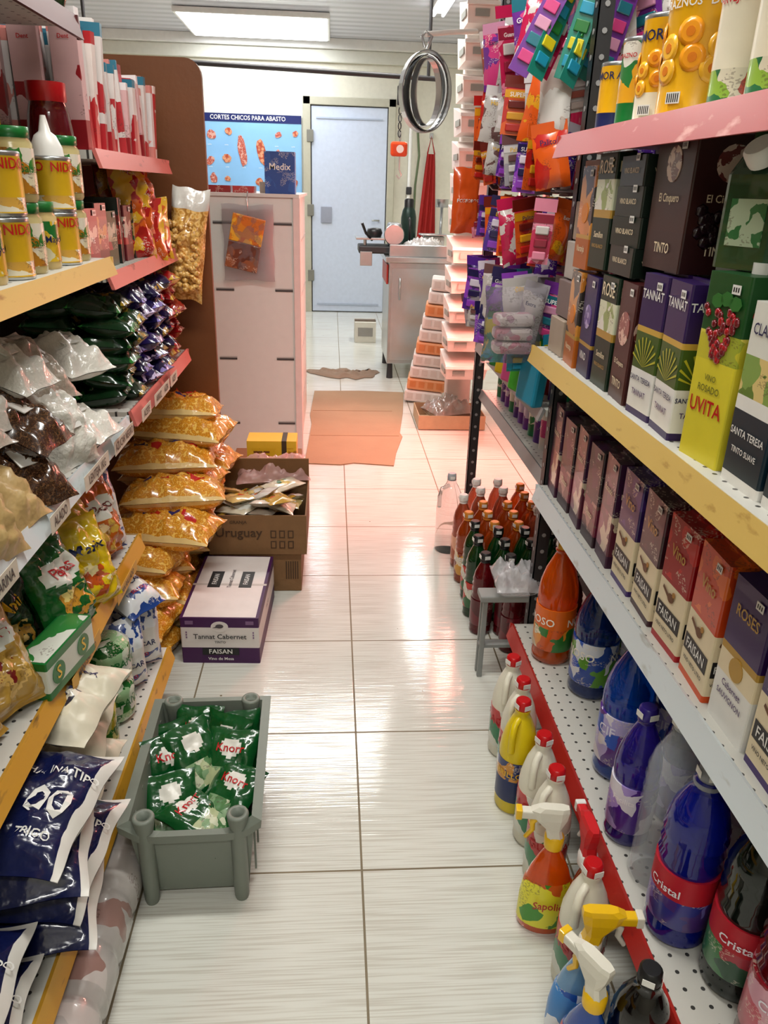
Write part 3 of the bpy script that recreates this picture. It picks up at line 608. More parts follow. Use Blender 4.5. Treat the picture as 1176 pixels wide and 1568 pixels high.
spots=[(-.08,.11,.12,70,30),(-.03,.13,.14,60,-5),(.035,.10,.14,65,-25),(.06,.12,.13,62,8),(-.07,.02,.15,55,25),(-.02,.04,.165,45,38),(.05,.03,.15,42,-12),(.055,-.05,.13,25,-30),(-.06,-.07,.12,40,15),(.0,-.09,.12,15,60),(.03,-.02,.095,0,20),(-.03,.0,.08,5,80)]
b=MB()
for k,(x,y,z,rx,rz) in enumerate(spots):
    b.pillow(.115,.165,.035,gf,Tm(x,y,z,rz,rx),kz,20,26,k,.25,[('Knorr',.026,0,.035,red)] if k%3!=2 else [])
for k in range(6):
    b.pillow(.1,.14,.03,gf,Tm(R.uniform(-.04,.04),R.uniform(-.1,.1),.04+.008*k,R.uniform(0,180),5),kz,8,10,k)
b.obj('soup_packets',crateT@Matrix.Translation((0,0,.004)))

# ---------- case of wine (white/purple)
b=MB(); pc=M('#3e1048',.5); wc=M('#d6d0cc',.55)
b.prism(.235,.42,.004,[(0,None),(.055,pc),(.125,wc),(.158,pc)]); b.box(-.108,.108,-.205,.205,.158,.1585,wc)
b.box(-.118,.118,-.006,.006,.1585,.159,M('#b9b3ad',.5))
b.text('Tannat Cabernet',.023,black,FR('F',(0,-.2125,.094))); b.text('TINTO',.011,black,FR('F',(0,-.2125,.075))); 
b.box(-.055,.055,-.012,.012,0,.001,black,0,FR('F',(0,-.2105,.042))); b.text('FAISAN',.022,white,FR('F',(0,-.2125,.042))); b.text('Vino de Mesa',.014,white,FR('F',(0,-.2125,.017)))
b.disc(.026,wc,FR('F',(0,-.21,.128)),20,ry=.018); b.disc(.012,M('#4a4448',.5),FR('F',(0,-.211,.13)),12,ry=.007); b.add([(-.008,0,0),(-.022,-.006,0),(-.006,-.005,0)],[(0,1,2)],M('#4a4448',.5),FR('F',(0,-.2122,.13)))
for sx in (-1,1):
    b.box(sx*.09-.012,sx*.09+.012,-.006,.006,0,.001,M('#7a5a80',.5),0,FR('F',(0,-.2105,.142)))
    for q in range(3): b.box(sx*.1-.002,sx*.1+.002,-.012+q*.009,-.007+q*.009,0,.001,M('#7a5a80',.5),0,FR('F',(0,-.2105,.10)))
for x in (-.05,.05):
    b.box(x-.02,x+.02,-.02,.09,.1585,.1592,black); b.text('FAISAN',.022,white,FR('T',(x,.035,.1598))@Matrix.Rotation(math.radians(90),4,'Z'))
b.text('Tannat Cabernet',.018,M('#5a5458',.5),FR('T',(0,.04,.1598))@Matrix.Rotation(math.radians(90),4,'Z'))
b.text('TINTO',.02,M('#5a5458',.5),FR('R',(.1185,0,.09)))
b.obj('case_of_wine',Tm(-.325,2.225,0,-2))
kb=M('#7b5a38',.75,bump=.1,var=.15); kd=M('#46311e',.75)
def openbox(b,x0,x1,y0,y1,z0,z1,m):
    t=.005
    b.box(x0,x1,y0,y0+t,z0,z1,m); b.box(x0,x1,y1-t,y1,z0,z1,m); b.box(x0,x0+t,y0+t,y1-t,z0,z1,m); b.box(x1-t,x1,y0+t,y1-t,z0,z1,m); b.box(x0+t,x1-t,y0+t,y1-t,z0,z0+t,m)
b=MB(); b.box(-.42,-.105,2.47,2.82,0,.15,kb,.003)
for k in range(6): b.box(-.16+k*.008,-.156+k*.008,2.468,2.4695,.05,.12,kd)
b.text('12 x 1',.022,kd,FR('F',(-.25,2.468,.1))); b.obj('cardboard_carton')
b=MB(); openbox(b,-.425,-.085,2.46,2.81,.152,.30,kb)
T=FR('F',(-.32,2.4585,.235)); b.text('Uruguay',.048,kd,T); b.text('GRANJA',.016,kd,FR('F',(-.32,2.4585,.275)))
for k,(x,z) in enumerate(((-.2,.19),(-.17,.19),(-.14,.19),(-.2,.23),(-.17,.23),(-.14,.23))): b.box(x-.01,x+.01,2.4585,2.4595,z-.014,z+.014,kd); b.box(x-.006,x+.006,2.458,2.4588,z-.01,z+.01,kb)
b.box(0,.34,-.1,0,0,.004,kb,0,Tm(-.425,2.81,.3,0,-75)); b.box(-.06,0,0,.34,0,.004,kb,0,Tm(-.425,2.465,.3,0,0,65))
b.obj('open_cardboard_carton')
b=MB()
for k in range(22):
    c=('#d6cfb8','#b9943a','#dfd9ca','#c8b070','#cfd0c8')[k%5]
    b.pillow(.1,.14,.025,film(c),Tm(-.37+.23*R.random(),2.53+.22*R.random(),.24+.004*k,R.uniform(0,180),R.uniform(-35,35)),nu=12,nv=14,seed=k,wr=.3,zone=lambda u,v,c=c:(P(('#b8481a','#c8a82a','#2a5a1a',c),50) if abs(u)<.5 and abs(v)<.35 else film(c)))
b.obj('pile_of_food_sachets')
pkb=M('#e8b8b2',.12,coat=.8,var=.05,bump=.8,bsc=25,alpha=.5)
b=MB(); b.pillow(.28,.16,.07,pkb,Tm(-.23,2.84,.335,10,20),seed=9,wr=.6,nu=26,nv=26); b.obj('pink_plastic_bag')
b=MB(); b.box(-.42,-.13,2.93,3.3,0,.27,kb,.003); b.obj('cardboard_carton')
b=MB(); b.prism(.2,.12,.003,[(0,None),(.02,M('#3a2a1a')),(.1,P(('#d8b02a','#d2a820','#dfbd4a','#a8701a'),20)),(.13,M('#d8b02a'))]); b.box(.04,.06,-.0615,.0615,.001,.131,M('#3a2f20')); b.text('TE',.06,M('#6a3a1a'),FR('F',(-.04,-.0625,.065))); b.obj('tea_box',Tm(-.24,3.05,.27))

# ---------- pasta pile
pf=P(('#cc8416','#dea032','#bf7210','#ecbe5a'),110,rough=.2,coat=.6,smooth=True); pfr=film('#b8201c'); pfb=film('#1c2a69')
def pz(u,v):
    if abs(v-.1*math.sin(u*9))<.11 and abs((u*3)%1-.5)<.36 and abs(u)<.75: return pfb if int((u+1)*3)%2 else pfr
    return pf
b=MB(); k=0
lay=[(.045,1.98),(.12,2.0),(.195,2.04),(.27,2.1),(.345,2.16),(.42,2.26),(.495,2.4),(.57,2.5),(.625,2.54)]
for z,y0 in lay:
    y=y0+.09
    while y<2.76:
        xs=-.6 if z<.33 else -.52
        b.pillow(.33,.2,.115,pf,Tm(xs+R.uniform(-.035,.025),y,z,R.uniform(-14,14),R.uniform(-8,8)),pz,28,20,k,.2,[('FIDEOS',.028,.03,.045,red)] ,seammat=film('#e0c080')); k+=1
        y+=.175
b.obj('pile_of_pasta_bags')
szw=M('#d6d4ce',.3); szp=P(('#1a4088','#d8dce0','#d8dce0'),60); szq=P(('#1a4088','#d8dce0'),40)
def sz(u,v): return szp if v>.2 else (szw if v>-.5 else szq)
SB=bagmesh(.12,.2,.075,szw,sz,[('AZUCAR',.02,0,-.02,navy),('SELLO',.014,0,-.05,red)],2)
for x,y,z,rz in ((-.505,1.76,.27,25),(-.515,1.65,.27,40),): put('sugar_bag',SB,Tm(x,y,z,rz,88))
put('sugar_bag',SB,Tm(-.53,1.75,.40,60,20)); put('sugar_bag',SB,Tm(-.56,1.73,.615,50,75)) 

# ---------- left bottom shelf
nv=film('#0f1640'); nvw=M('#d6d3cc',.4)
def fz(u,v): return nvw if v>.9 or u>.92 else nv
FB=bagmesh(.24,.26,.09,nv,fz,[('00',.075,.06,-.02,white),('HARINA TIPO',.019,.055,.045,white),('TRIGO',.018,.06,-.075,white)],3,wr=.2)
for k,(y,rz) in enumerate(((1.01,8),(1.03,-4),(1.0,10),(1.01,-8))): put('flour_bag',FB,Tm(-.515+.01*(k%2),y,.21+.062*k,rz,3))
for k in range(2): put('flour_bag',FB,Tm(-.56,.74,.215+.07*k,5,3))
wzp=P(('#d8d0b8','#dfd9c9','#c8ba8e','#2a2a3a'),45); wzb=M('#d4cdb8',.35)
def wz(u,v): return wzp if abs(v+.3)<.3 and abs(u)<.6 else wzb
WB=bagmesh(.22,.2,.08,wzb,wz,[('PASTA FRESCA',.022,0,.045,navy),('0',.06,.04,-.01,navy)],7,wr=.35)
put('flour_bag',WB,Tm(-.52,1.24,.44,-12,10)); put('flour_bag',WB,Tm(-.55,1.28,.33,5,10)); put('flour_bag',WB,Tm(-.55,1.27,.24,-5,5))
YC=P(('#8a9a1a','#b8a82a','#5a7a1a','#c8c880'),34,rough=.25); 
def pack(name,c,c2,h,r,x,y,z,n=1,txt=None):
    b=MB()
    for k in range(n):
        b.lathe([(r*.8,k*h),(r,k*h+.012),(r*1.02,k*h+h*.3,c),(r*.97,k*h+h*.5,c2),(r*1.02,k*h+h*.7,c),(r,k*h+h-.012,c),(r*.75,k*h+h,c)],c,20)
        if txt: b.text(txt,r*.5,green,Tm(0,0,k*h+h*.55,70),cyl=r*1.03+.002)
    b.obj(name,Tm(x,y,z))
pack('yerba_pack',YC,P(('#c8c880','#2a6a1a'),30),.12,.055,-.53,1.43,.17,1,'Yerba'); pack('yerba_pack',YC,YC,.12,.055,-.65,1.42,.17); 
gp=P(('#1a6a2a','#c8d4c0','#105a1e','#98c090'),34,rough=.2)
pack('paper_towel_roll',gp,P(('#cfd4cc','#2a7a34'),35),.105,.055,-.52,1.55,.17,2,'PAÑO'); pack('yerba_pack',YC,gp,.2,.05,-.65,1.54,.17)
put('sugar_bag',SB,Tm(-.57,.58,.29,60,60))
# toilet paper under shelf
b=MB(); tp=M('#aea8a4',.28,coat=.5,bump=.6,bsc=22); tpp=P(('#aea8a4','#aea8a4','#94746c','#c0b8b4'),14,rough=.25)
prof=[]
for i in range(6):
    prof+=[(.03 if i==0 else .053,i*.105),(.059,i*.105+.02),(.06,i*.105+.085,tpp),(.053,i*.105+.1)]
prof.append((.02,.63)); b.lathe(prof,tp,24,Tm(-.435,.68,.061)@Matrix.Rotation(math.radians(-90),4,'X'),sq=2.6)
b.obj('wrapped_toilet_paper_pack')
# ---------- left middle shelf (z .51)
def snack(c,c2,c3,txt,tc,sd): 
    fc=film(c); f2=P((c2,c3,c2,c),60,rough=.2); wh_=M('#d8d8ce',.3)
    return bagmesh(.15,.2,.07,fc,lambda u,v:(f2 if (u*u*1.2+(v+.35)**2*2<.3) else (wh_ if (u*.9)**2+((v-.35)*2.6)**2<.5 and sd%2 else fc)),[(txt,.03,0,.035,tc)],sd,wr=.35,nu=24,nv=30)
SN=[snack('#0f5a20','#c89030','#e8d080','Papas',red,1),snack('#d0b010','#b84a10','#e8d8a0','Manix',navy,2),snack('#b85a0c','#c8a040','#e8d0a0','Queso',M('#6a1a10'),3),snack('#142d18','#a88030','#d8b870','Mani',yel,4),snack('#b08a3a','#d8b060','#7a1a14','Fideos',red,5),snack('#187030','#d8d0b0','#e0a040','Sopa',red,7)]
for me,x,y,z,rz,tl in ((SN[0],-.535,1.36,.615,75,70),(SN[1],-.525,1.49,.60,60,72),(SN[1],-.56,1.56,.61,80,80),(SN[2],-.55,1.67,.62,70,80),(SN[3],-.60,1.24,.61,70,80),(SN[4],-.57,1.11,.61,60,60),(SN[4],-.60,.99,.60,80,50),(SN[2],-.62,1.75,.62,70,85),(SN[4],-.64,.90,.60,70,60),(SN[5],-.62,1.45,.62,80,85),(SN[3],-.65,1.58,.62,80,85),(SN[5],-.64,.80,.60,70,60),(SN[3],-.66,1.33,.62,80,80)):
    put('snack_bag',me,Tm(x,y,z,rz,tl))
b=MB(); b.prism(.17,.06,.003,[(0,None),(.015,green),(.06,M('#cfd4c8',.4)),(.075,green)])
for x in (-.05,.04): b.disc(.021,green,FR('F',(x,-.031,.038)),18); b.text('S',.035,yel,FR('F',(x,-.0325,.038)))
b.box(-.08,.08,-.026,.026,.0752,.0756,P(('#cfd4c8','#cfd4c8','#2a7a34'),24))
b.obj('soup_box',Tm(-.50,1.23,.51,80))
b=MB()
for i in range(12): b.prism(.1,.08,.003,[(0,None),(.16+.05*R.random(),P(('#5a2a1a','#7a4a1a','#1a3a1a','#98601a'),25))],Tm(-.8,.6+i*.1,.51))
b.obj('row_of_dry_food_boxes')
# ---------- label shelf (z .824)
clearw=M('#cfccc4',.2,coat=.6,bump=.35,bsc=30); lent=P(('#33200f','#4e3220','#24160f','#66472e'),220,rough=.2,smooth=True); whb=M('#d5d2c8',.25,coat=.6,bump=.3,bsc=120,var=.12,sc=180); bran=M('#b89c68',.4,coat=.15,bump=.3,bsc=60,var=.15,sc=120)
def clearbag(fill,w,h,t,sd):
    b=MB(); b.pillow(w,h,t,fill,I4,lambda u,v:(clearw if v>.66 else fill),18,24,sd,.3,pw=2.4); b.box(-.02,.02,-.02,.02,t/2-.002,t/2,white); return b.mesh('bag')
cb=[clearbag(whb,.13,.18,.08,1),clearbag(lent,.13,.18,.075,2),clearbag(bran,.16,.22,.1,3),clearbag(M('#b4aa9c',.25,coat=.6,bump=.3,bsc=110,var=.25,sc=150),.13,.18,.075,4)]
for i,x,y,z,rz,tl,nm in ((0,-.54,1.50,.90,70,60,'bag_of_rice'),(1,-.55,1.31,.875,60,35,'bag_of_lentils'),(2,-.555,1.07,.90,75,55,'bag_of_bran'),(1,-.56,1.35,.95,85,25,'bag_of_lentils'),(3,-.6,1.55,1.0,70,40,'bag_of_beans'),(0,-.60,1.42,1.03,80,20,'bag_of_rice'),(0,-.62,1.28,1.0,85,30,'bag_of_rice'),(0,-.61,1.66,.89,85,60,'bag_of_rice'),(2,-.62,.93,.90,75,45,'bag_of_bran'),(0,-.57,1.68,1.0,60,15,'bag_of_rice'),(0,-.55,1.62,.865,80,10,'bag_of_rice'),(2,-.58,1.19,.885,80,35,'bag_of_bran'),(3,-.61,1.2,.98,80,20,'bag_of_beans')):
    put(nm,cb[i],Tm(x,y,z,rz,tl))
b=MB(); k=0
for i in range(9):
    y=1.94+i*.083
    base=[('#0f3017','#2a6a2a'),('#0f3017','#a88a2a'),('#1a1242','#9888c8'),('#1f1450','#c8c0e0'),('#15103c','#8980c0'),('#1a1242','#a8802a'),('#20103c','#b82a2a'),('#981014','#c8a82a'),('#900e14','#d0b0a0')][i]
    for j in range(6 if i<8 else 5):
        for q in range(2):
            fc=film(base[0]); f2=P((base[1],base[0],base[1]),90,rough=.2)
            b.pillow(.08,.13,.05,fc,Tm(-.555-q*.13+R.uniform(-.02,.02),y,.85+j*.043,90+R.uniform(-18,18),R.uniform(-10,10)),lambda u,v:(f2 if abs(v)<.45 and abs(u)<.5 else fc),10,14,k,.35,seammat=f2); k+=1
b.obj('stacked_coffee_packets')
# ---------- left upper shelves
def jar(c,lidc,lab,r,h,txt,tc):
    b=MB(); b.lathe([(r*.9,0),(r,.006),(r,h*.78),(r*.85,h*.85),(r*.9,h*.86,lidc),(r*.92,h*.99,lidc),(r*.85,h,lidc)],c,22)
    b.lathe([(r+.001,h*.12),(r+.001,h*.72)],lab,22)
    for a in (0,90,-90): b.text(txt,r*.55,tc,Tm(0,0,h*.45,a),cyl=r+.003)
    return b.mesh('jar')
ylab=P(('#c89a18','#d0ac28','#d0c8a8','#1a6a2a'),40); J1=can(.042,.1,M('#cfa51c',.35),'NIDO',red,P(('#d8d0b8','#d8d0b8','#c89a40','#b83a1a'),40)); J2=jar(M('#c8b880',.2,trans=.2),green,P(('#d0c8a8','#d8d2c0','#a8701a','#2a7a2a'),44),.034,.12,'Salsa',green); J3=jar(M('#c8b078',.2),M('#1a6a2a'),ylab,.03,.12,'Mayo',navy)
y=1.14; k=0
while y<1.8:
    for j,x in enumerate((-.55,-.64)):
        me=(J1,J2,J3)[(k+j)%3] if j==0 else J1
        nm={id(J1):'powdered_milk_can',id(J2):'sauce_jar',id(J3):'mayonnaise_jar'}[id(me)]
        put(nm,me,Tm(x,y,1.19,60)); 
        if k%3!=2: put(nm,me,Tm(x,y,1.19+(.1 if me is J1 else .1205),60))
    if k<6: put('powdered_milk_can',J1,Tm(-.64,y,1.39,60))
    y+=.09; k+=1
b=MB(); ktm=M('#5a0a0f',.12,trans=.2,coat=.5); b.lathe([(.04,0),(.045,.01),(.045,.12),(.04,.16),(.035,.18),(.038,.183,red),(.038,.215,red)],ktm,20); b.obj('ketchup_jar',Tm(-.57,1.78,1.311))
MQ=MB(); MQ.lathe([(.028,0),(.031,.008),(.031,.04,white),(.031,.075,M('#a8a82a')),(.029,.095,white),(.02,.115,white),(.011,.122,white),(.005,.15,white)],M('#b8b22a'),18); put('squeeze_bottle',MQ.mesh('mayo'),Tm(-.55,1.68,1.311,0)) 
def smallbox(w,d,h,cs_,t,tc): return carton('b',w,d,h,[(.3,M(cs_[0],.35)),(.8,P(tuple(cs_),30)),(1,M(cs_[0],.35))],[(t,w*.25,.5,tc)],fin=False)
tb=[smallbox(.07,.1,.14,('#5a0e18','#a82a2a','#c8b8a8'),'TE',white),smallbox(.07,.1,.15,('#0e1410','#2a4a2a','#a88840'),'Mate',cream),smallbox(.08,.1,.13,('#0f4a20','#a82a2a','#c8c0a8'),'Hierbas',cream),smallbox(.07,.1,.16,('#101c18','#a83028','#6a1210'),'Boldo',white)]
y=1.93
for i in range(9): put('tea_box',tb[i%4],Tm(-.60,y,1.15,90+R.uniform(-10,10))); y+=.083
b=MB(); tcs=(('#b02428','#d8ccc6','#b02428'),('#d8cec8','#a81820','#d8cec8'),('#c88078','#d2ccca','#c88078'),('#d0c8c4','#b84048','#901018'),('#a82028','#ccc4c0','#2a6a80'),('#8a1a20','#c8a0a0','#d8d0d0'))
for i in range(28):
    y=1.9+i*.027; h=.17+.05*R.random()+(.07 if i<8 else 0)
    c=tcs[R.randrange(6)]
    for q in range(3):
        T=Tm(-.565-q*.075+R.uniform(-.01,.01),y,1.41,R.uniform(-8,8),0,R.uniform(-3,3)); hq=h-.02*q*R.random(); s1=R.uniform(.15,.3); s2=R.uniform(.4,.7)
        b.prism(.06,.022,.001,[(0,None),(hq*s1,M(c[0],.35)),(hq*s2,P((c[1],c[0],c[1]),34,stretch=(1,1,.6))),(hq*.9,M(c[1],.35)),(hq,M(c[2],.35))],T)
        b.text('Dent',.012,white if i%2 else red,T@FR('F',(0,-.0118,hq*.8)))
b.obj('row_of_toothpaste_boxes')
b=MB()
for i in range(10):
    c=(('#a8201a','#c8b8a8','#2a7a3a'),('#b8b0a8','#883a3a','#2a4a7a'),('#4a2a1a','#a8802a','#1a1a1a'))[i%3]
    b.box(-.045,.045,-.035,.035,0,.3+.1*R.random(),P(c,28),.002,Tm(-.82,1.0+i*.085,1.19))
b.obj('row_of_seasoning_boxes')
b=MB()
for i in range(7): b.pillow(.13,.2,.07,film(('#141f14','#2a1c18','#1e361e','#4a4a40')[i%4]),Tm(-.58,1.3+i*.085,1.75,70+R.uniform(-20,20),80),nu=14,nv=16,seed=i,wr=.5)
b.obj('row_of_herb_bags')
puf=P(('#d8a24c','#c8903c','#e6be72','#a87430'),70,rough=.2,smooth=True)
b=MB()
b.pillow(.12,.36,.085,puf,Tm(-.475,2.72,1.16,0,90,8),lambda u,v:(clearw if v>.6 else puf),14,22,4,.3,pw=2.2)
for k in range(80):
    b.ico(.012,puf,Tm(-.482+R.uniform(-.042,.042),2.72-.033-R.random()*.008,1.02+.21*R.random()))
b.obj('bag_of_corn_puffs')
b=MB()
for k in range(9): b.pillow(.14,.18,.06,P((('#b8480c','#d8981a','#8a1a10') if k%2 else ('#a8201a','#d8a82a','#c8581a')),30,rough=.2),Tm(-.56-.05*(k%2),2.36+.045*(k%6),1.22+.0*k if k<6 else 1.3,R.uniform(20,70),80),nu=12,nv=14,seed=k,wr=.4)
b.obj('bag_of_snacks')
b=MB(); bw=M('#6a3c1a',.5,bump=.05,var=.25,sc=6)
pts=[(-.98,0),(-.41,0),(-.41,1.66)]+[(-.46+.05*math.cos(a),1.66+.05*math.sin(a)) for a in [math.radians(q) for q in (15,30,45,60,75,90)]]+[(-.98,1.71)]
b.loft([[(x,2.79,z) for x,z in pts],[(x,2.815,z) for x,z in pts]][::-1],bw,smooth=False); b.obj('wooden_board')
# white cabinet
b=MB(); cw_=M('#d0d2ce',.4,var=.05)
b.box(-.585,-.165,3.85,5.1,0,1.30,cw_,.004); b.box(-.60,-.15,3.84,5.11,1.30,1.315,M('#cfcdc8',.4))
for z in (.22,.55,.88,1.18):
    for x in (-.55,-.27): b.box(x,x+.085,3.846,3.8495,z,z+.009,M('#3f3f3f',.6)); b.box(x,x+.085,3.847,3.8495,z+.009,z+.014,M('#a0a09c',.6))
for z in (.2,.5,.8,1.08): b.box(-.164,-.1615,3.87,5.08,z,z+.006,M('#a8a8a4',.5))
b.box(-.18,-.145,3.84,3.875,0,1.3,M('#d8c8c4',.4),.003)
b.obj('metal_cabinet')
b=MB(); b.pillow(.24,.34,.05,clr,Tm(-.385,3.81,1.10,0,90),seed=6,wr=.5,nu=18,nv=22); b.box(-.075,.075,-.012,.012,-.12,.0,P(('#6a3420','#5a2a1a','#8a5030'),30),.004,Tm(-.4,3.8,1.10,0,0,12)); b.box(-.075,.075,-.012,.012,.0,.12,P(('#d08010','#e0a82a','#c86a10'),30),.004,Tm(-.4,3.8,1.10,0,0,12)); b.tube([(-.385,3.84,1.2),(-.385,3.8,1.285),(-.385,3.85,1.32)],.003,steel,6)
b.obj('hanging_plastic_bag')
b=MB()
for x,w,h,c in ((-.57,.1,.03,'#8a2020'),(-.46,.1,.03,'#a83030'),(-.31,.14,.18,'#103c8a'),(-.345,.03,.05,'#b0a090')):
    b.prism(w,.12,.003,[(0,None),(h,P((c,c,'#1c4c9a' if h>.1 else c),25))],Tm(x+w/2,3.97+(.12 if w<.05 else 0),1.315))
b.text('Medix',.04,white,FR('F',(-.24,3.908,1.43)))
b.obj('medicine_boxes')
# meat chart poster
b=MB(); YP=Y1-.004; b.box(-1.42,-.33,YP-.02,YP-.005,1.18,2.05,M('#86b8e0',.3,var=.2,sc=3)); b.box(-1.42,-.33,YP-.024,YP-.02,1.97,2.05,M('#101f5a',.4)); b.text('CORTES CHICOS PARA ABASTO',.062,white,FR('F',(-.9,YP-.026,2.01)),cw=.9)
mt=[P(('#b8503a','#c87a64','#a03428','#d0a090'),40,smooth=True),P(('#c8704a','#d09a74','#a8442a'),30,smooth=True)]
def blob(cx,cz,a,c_,rot,k):
    ring=[]
    for i in range(16):
        t=2*math.pi*i/16; r=1+.3*noise.noise(Vector((math.cos(t)*1.5,math.sin(t)*1.5,k*3.3))); x=a*r*math.cos(t); z=c_*r*math.sin(t)
        ring.append((x*math.cos(rot)-z*math.sin(rot),x*math.sin(rot)+z*math.cos(rot),0))
    b.loft([ring,[(x,y,.006) for x,y,_ in ring]],mt[k%2],FR('F',(cx,YP-.02,cz)),False)
for k in range(18):
    if k in (2,3,14): continue
    big=k in (8,9)
    blob(-1.32+.18*(k%6)+R.uniform(-.03,.03),1.84-.22*(k//6)+R.uniform(-.04,.04)+(.08 if big else 0),.045 if big else R.uniform(.03,.055),.15 if big else R.uniform(.025,.045),R.uniform(-.2,.2) if big else R.uniform(0,3),k)
    b.text('corte',.018,white,FR('F',(-1.32+.18*(k%6),YP-.026,1.745-.22*(k//6))))
b.obj('meat_cuts_poster')
# rail
b=MB(); b.tube([(-1.6,5.0,1.99),(.62,5.0,1.94)],.014,dsteel,10)
b.tube([(-1.35,5.0,1.99),(-1.35,5.0,2.78)],.01,dsteel,8); b.tube([(.55,5.0,1.94),(.55,5.0,2.78)],.01,dsteel,8)
b.obj('hanging_rail')
b=MB()
b.tube([(.40,5,1.97),(.40,5,1.9),(.41,5,1.88),(.425,5,1.89)],.008,steel,8); b.box(.375,.42,4.99,5.01,1.80,1.9,dsteel,.006)
for k in range(4): b.tube([(.395+.008*math.cos(a),5+.008*math.sin(a)*(k%2),1.79-.04*k-.018+.02*math.sin(a)) for a in [2*math.pi*i/8 for i in range(9)]],.0035,dsteel,6)
b.box(.345,.445,4.98,5.02,1.53,1.61,M('#c84414',.35),.015); b.disc(.022,white,FR('F',(.40,4.98,1.57)),16); b.tube([(.4,5,1.53),(.4,5,1.46),(.415,5,1.43),(.40,5,1.41),(.385,5,1.43)],.005,steel,6); b.tube([(.4,5,1.61),(.4,5,1.66)],.006,steel,6)
b.obj('hanging_scale')
b=MB()
def hoop(cx,cz,rx,rz,tilt,wd,m,T):
    n=36; rings=[]
    for i in range(n):
        a=2*math.pi*i/n; c,s_=math.cos(a),math.sin(a)
        rings.append([(cx+rx*c,-wd/2,cz+rz*s_),(cx+(rx+.004)*c,-wd/2,cz+(rz+.004)*s_),(cx+(rx+.004)*c,wd/2,cz+(rz+.004)*s_),(cx+rx*c,wd/2,cz+rz*s_)])
    rings.append(rings[0]); b.loft(rings,m,T@Matrix.Rotation(math.radians(tilt),4,'Z'),smooth=False,cb=False,ct=False)
T=Tm(.385,3.6,1.725,14)
ds2=M('#6a6a6a',.25,metal=.95)
hoop(0,0,.105,.148,0,.05,steel,T); hoop(.006,-.004,.096,.138,14,.04,ds2,T); hoop(-.004,.004,.088,.13,-18,.04,steel,T); hoop(.01,0,.08,.122,30,.03,steel,T)
b.tube([(0,0,.15),(.02,.0,.2),(.0,.02,.22),(-.02,.01,.2),(-.01,.0,.16)],.006,steel,8,T); b.tube([(0,.02,.21),(.14,.1,.24),(.3,.2,.27)],.01,white,8,T)
b.obj('coiled_metal_band')
# tower of stacked bins
b=MB(); bn=M('#dcd0c9',.4,var=.05)
b.box(.74,.90,4.86,4.95,0,2.6,M('#d0c8c2',.5),.01)
for k in range(14):
    z=.34+k*.16; xx=.66
    b.add([(xx,4.35,z+.01),(xx+.22,4.35,z+.01),(xx+.22,4.6,z),(xx,4.6,z),(xx-.01,4.31,z+.09),(xx+.23,4.31,z+.09),(xx+.23,4.6,z+.14),(xx-.01,4.6,z+.14)],[(0,3,2,1),(0,1,5,4),(1,2,6,5),(2,3,7,6),(3,0,4,7),(4,5,6,7)],bn)
    b.box(xx-.015,xx+.235,4.295,4.312,z+.08,z+.095,white)
    b.box(xx-.012,xx-.004,4.36,4.5,z+.04,z+.07,grey); b.box(xx+.03,xx+.1,4.318,4.325,z+.035,z+.065,grey)
    b.box(xx+.04,xx+.18,4.6,4.88,z+.06,z+.08,white)
b.obj('tower_of_storage_bins')
# stainless counter
b=MB()
b.box(.42,.88,5.85,6.5,.12,.86,steel,.006); b.box(.39,.91,5.82,6.55,.86,.9,M('#d0d2d3',.2,metal=.9),.006)
for x in (.45,.85):
    for y in (5.9,6.45): b.lathe([(.025,0),(.02,.12)],dsteel,10,Tm(x,y,0))
b.box(.44,.86,5.846,5.85,.15,.82,M('#c0c4c6',.25,metal=.8)); b.tube([(.5,5.84,.75),(.5,5.82,.75),(.5,5.82,.6),(.5,5.84,.6)],.006,steel,6)
b.box(.405,.418,5.9,6.4,.70,.84,M('#a82a22',.4),.003)
b.box(.42,.9,5.86,5.9,.9,.98,steel,.004)
b.obj('stainless_steel_counter')
b=MB()
b.box(.2,.6,6.0,6.3,.905,.96,dsteel,.01); b.box(.18,.42,6.02,6.28,1.0,1.015,steel,.003); b.lathe([(.07,0),(.075,.01),(.075,.015),(.07,.025)],steel,24,FR('F',(.46,6.02,1.04))); b.box(.42,.52,6.05,6.25,.96,1.12,M('#909294',.3,metal=.7),.02); b.tube([(.25,6.1,.96),(.25,6.1,1.01)],.012,steel,8); b.tube([(.3,6.05,1.0),(.25,5.97,1.05),(.22,5.95,1.12)],.01,black,8)
b.box(.21,.30,5.98,6.0,.82,.92,steel,.003)
b.lathe([(.05,0),(.06,.03),(.05,.06),(.02,.065)],black,16,Tm(.32,6.12,1.016))
b.obj('meat_slicer')
b=MB(); b.lathe([(.045,0),(.048,.01),(.048,.2),(.04,.24),(.03,.26),(.03,.3,black),(.022,.31,black)],M('#1f3630',.35,metal=.3),18); b.tube([(0,-.05,.2),(0,-.1,.18),(0,-.1,.08),(0,-.05,.05)],.008,black,8); b.obj('thermos_flask',Tm(.60,6.4,.901,0,0,0,1.25))
b=MB(); b.box(-.09,.09,-.07,.07,0,.03,steel,.004); b.box(-.08,.08,-.06,.06,.03,.12,M('#c8c8c4',.4),.008); b.box(-.05,.05,-.063,-.06,.05,.09,black); b.box(-.11,.11,-.09,.09,.125,.135,steel,.003); b.lathe([(.012,0),(.012,.2),(.05,.2),(.05,.26)],steel,14,Tm(.06,.05,.13)); b.obj('countertop_scale',Tm(.80,6.38,.901))
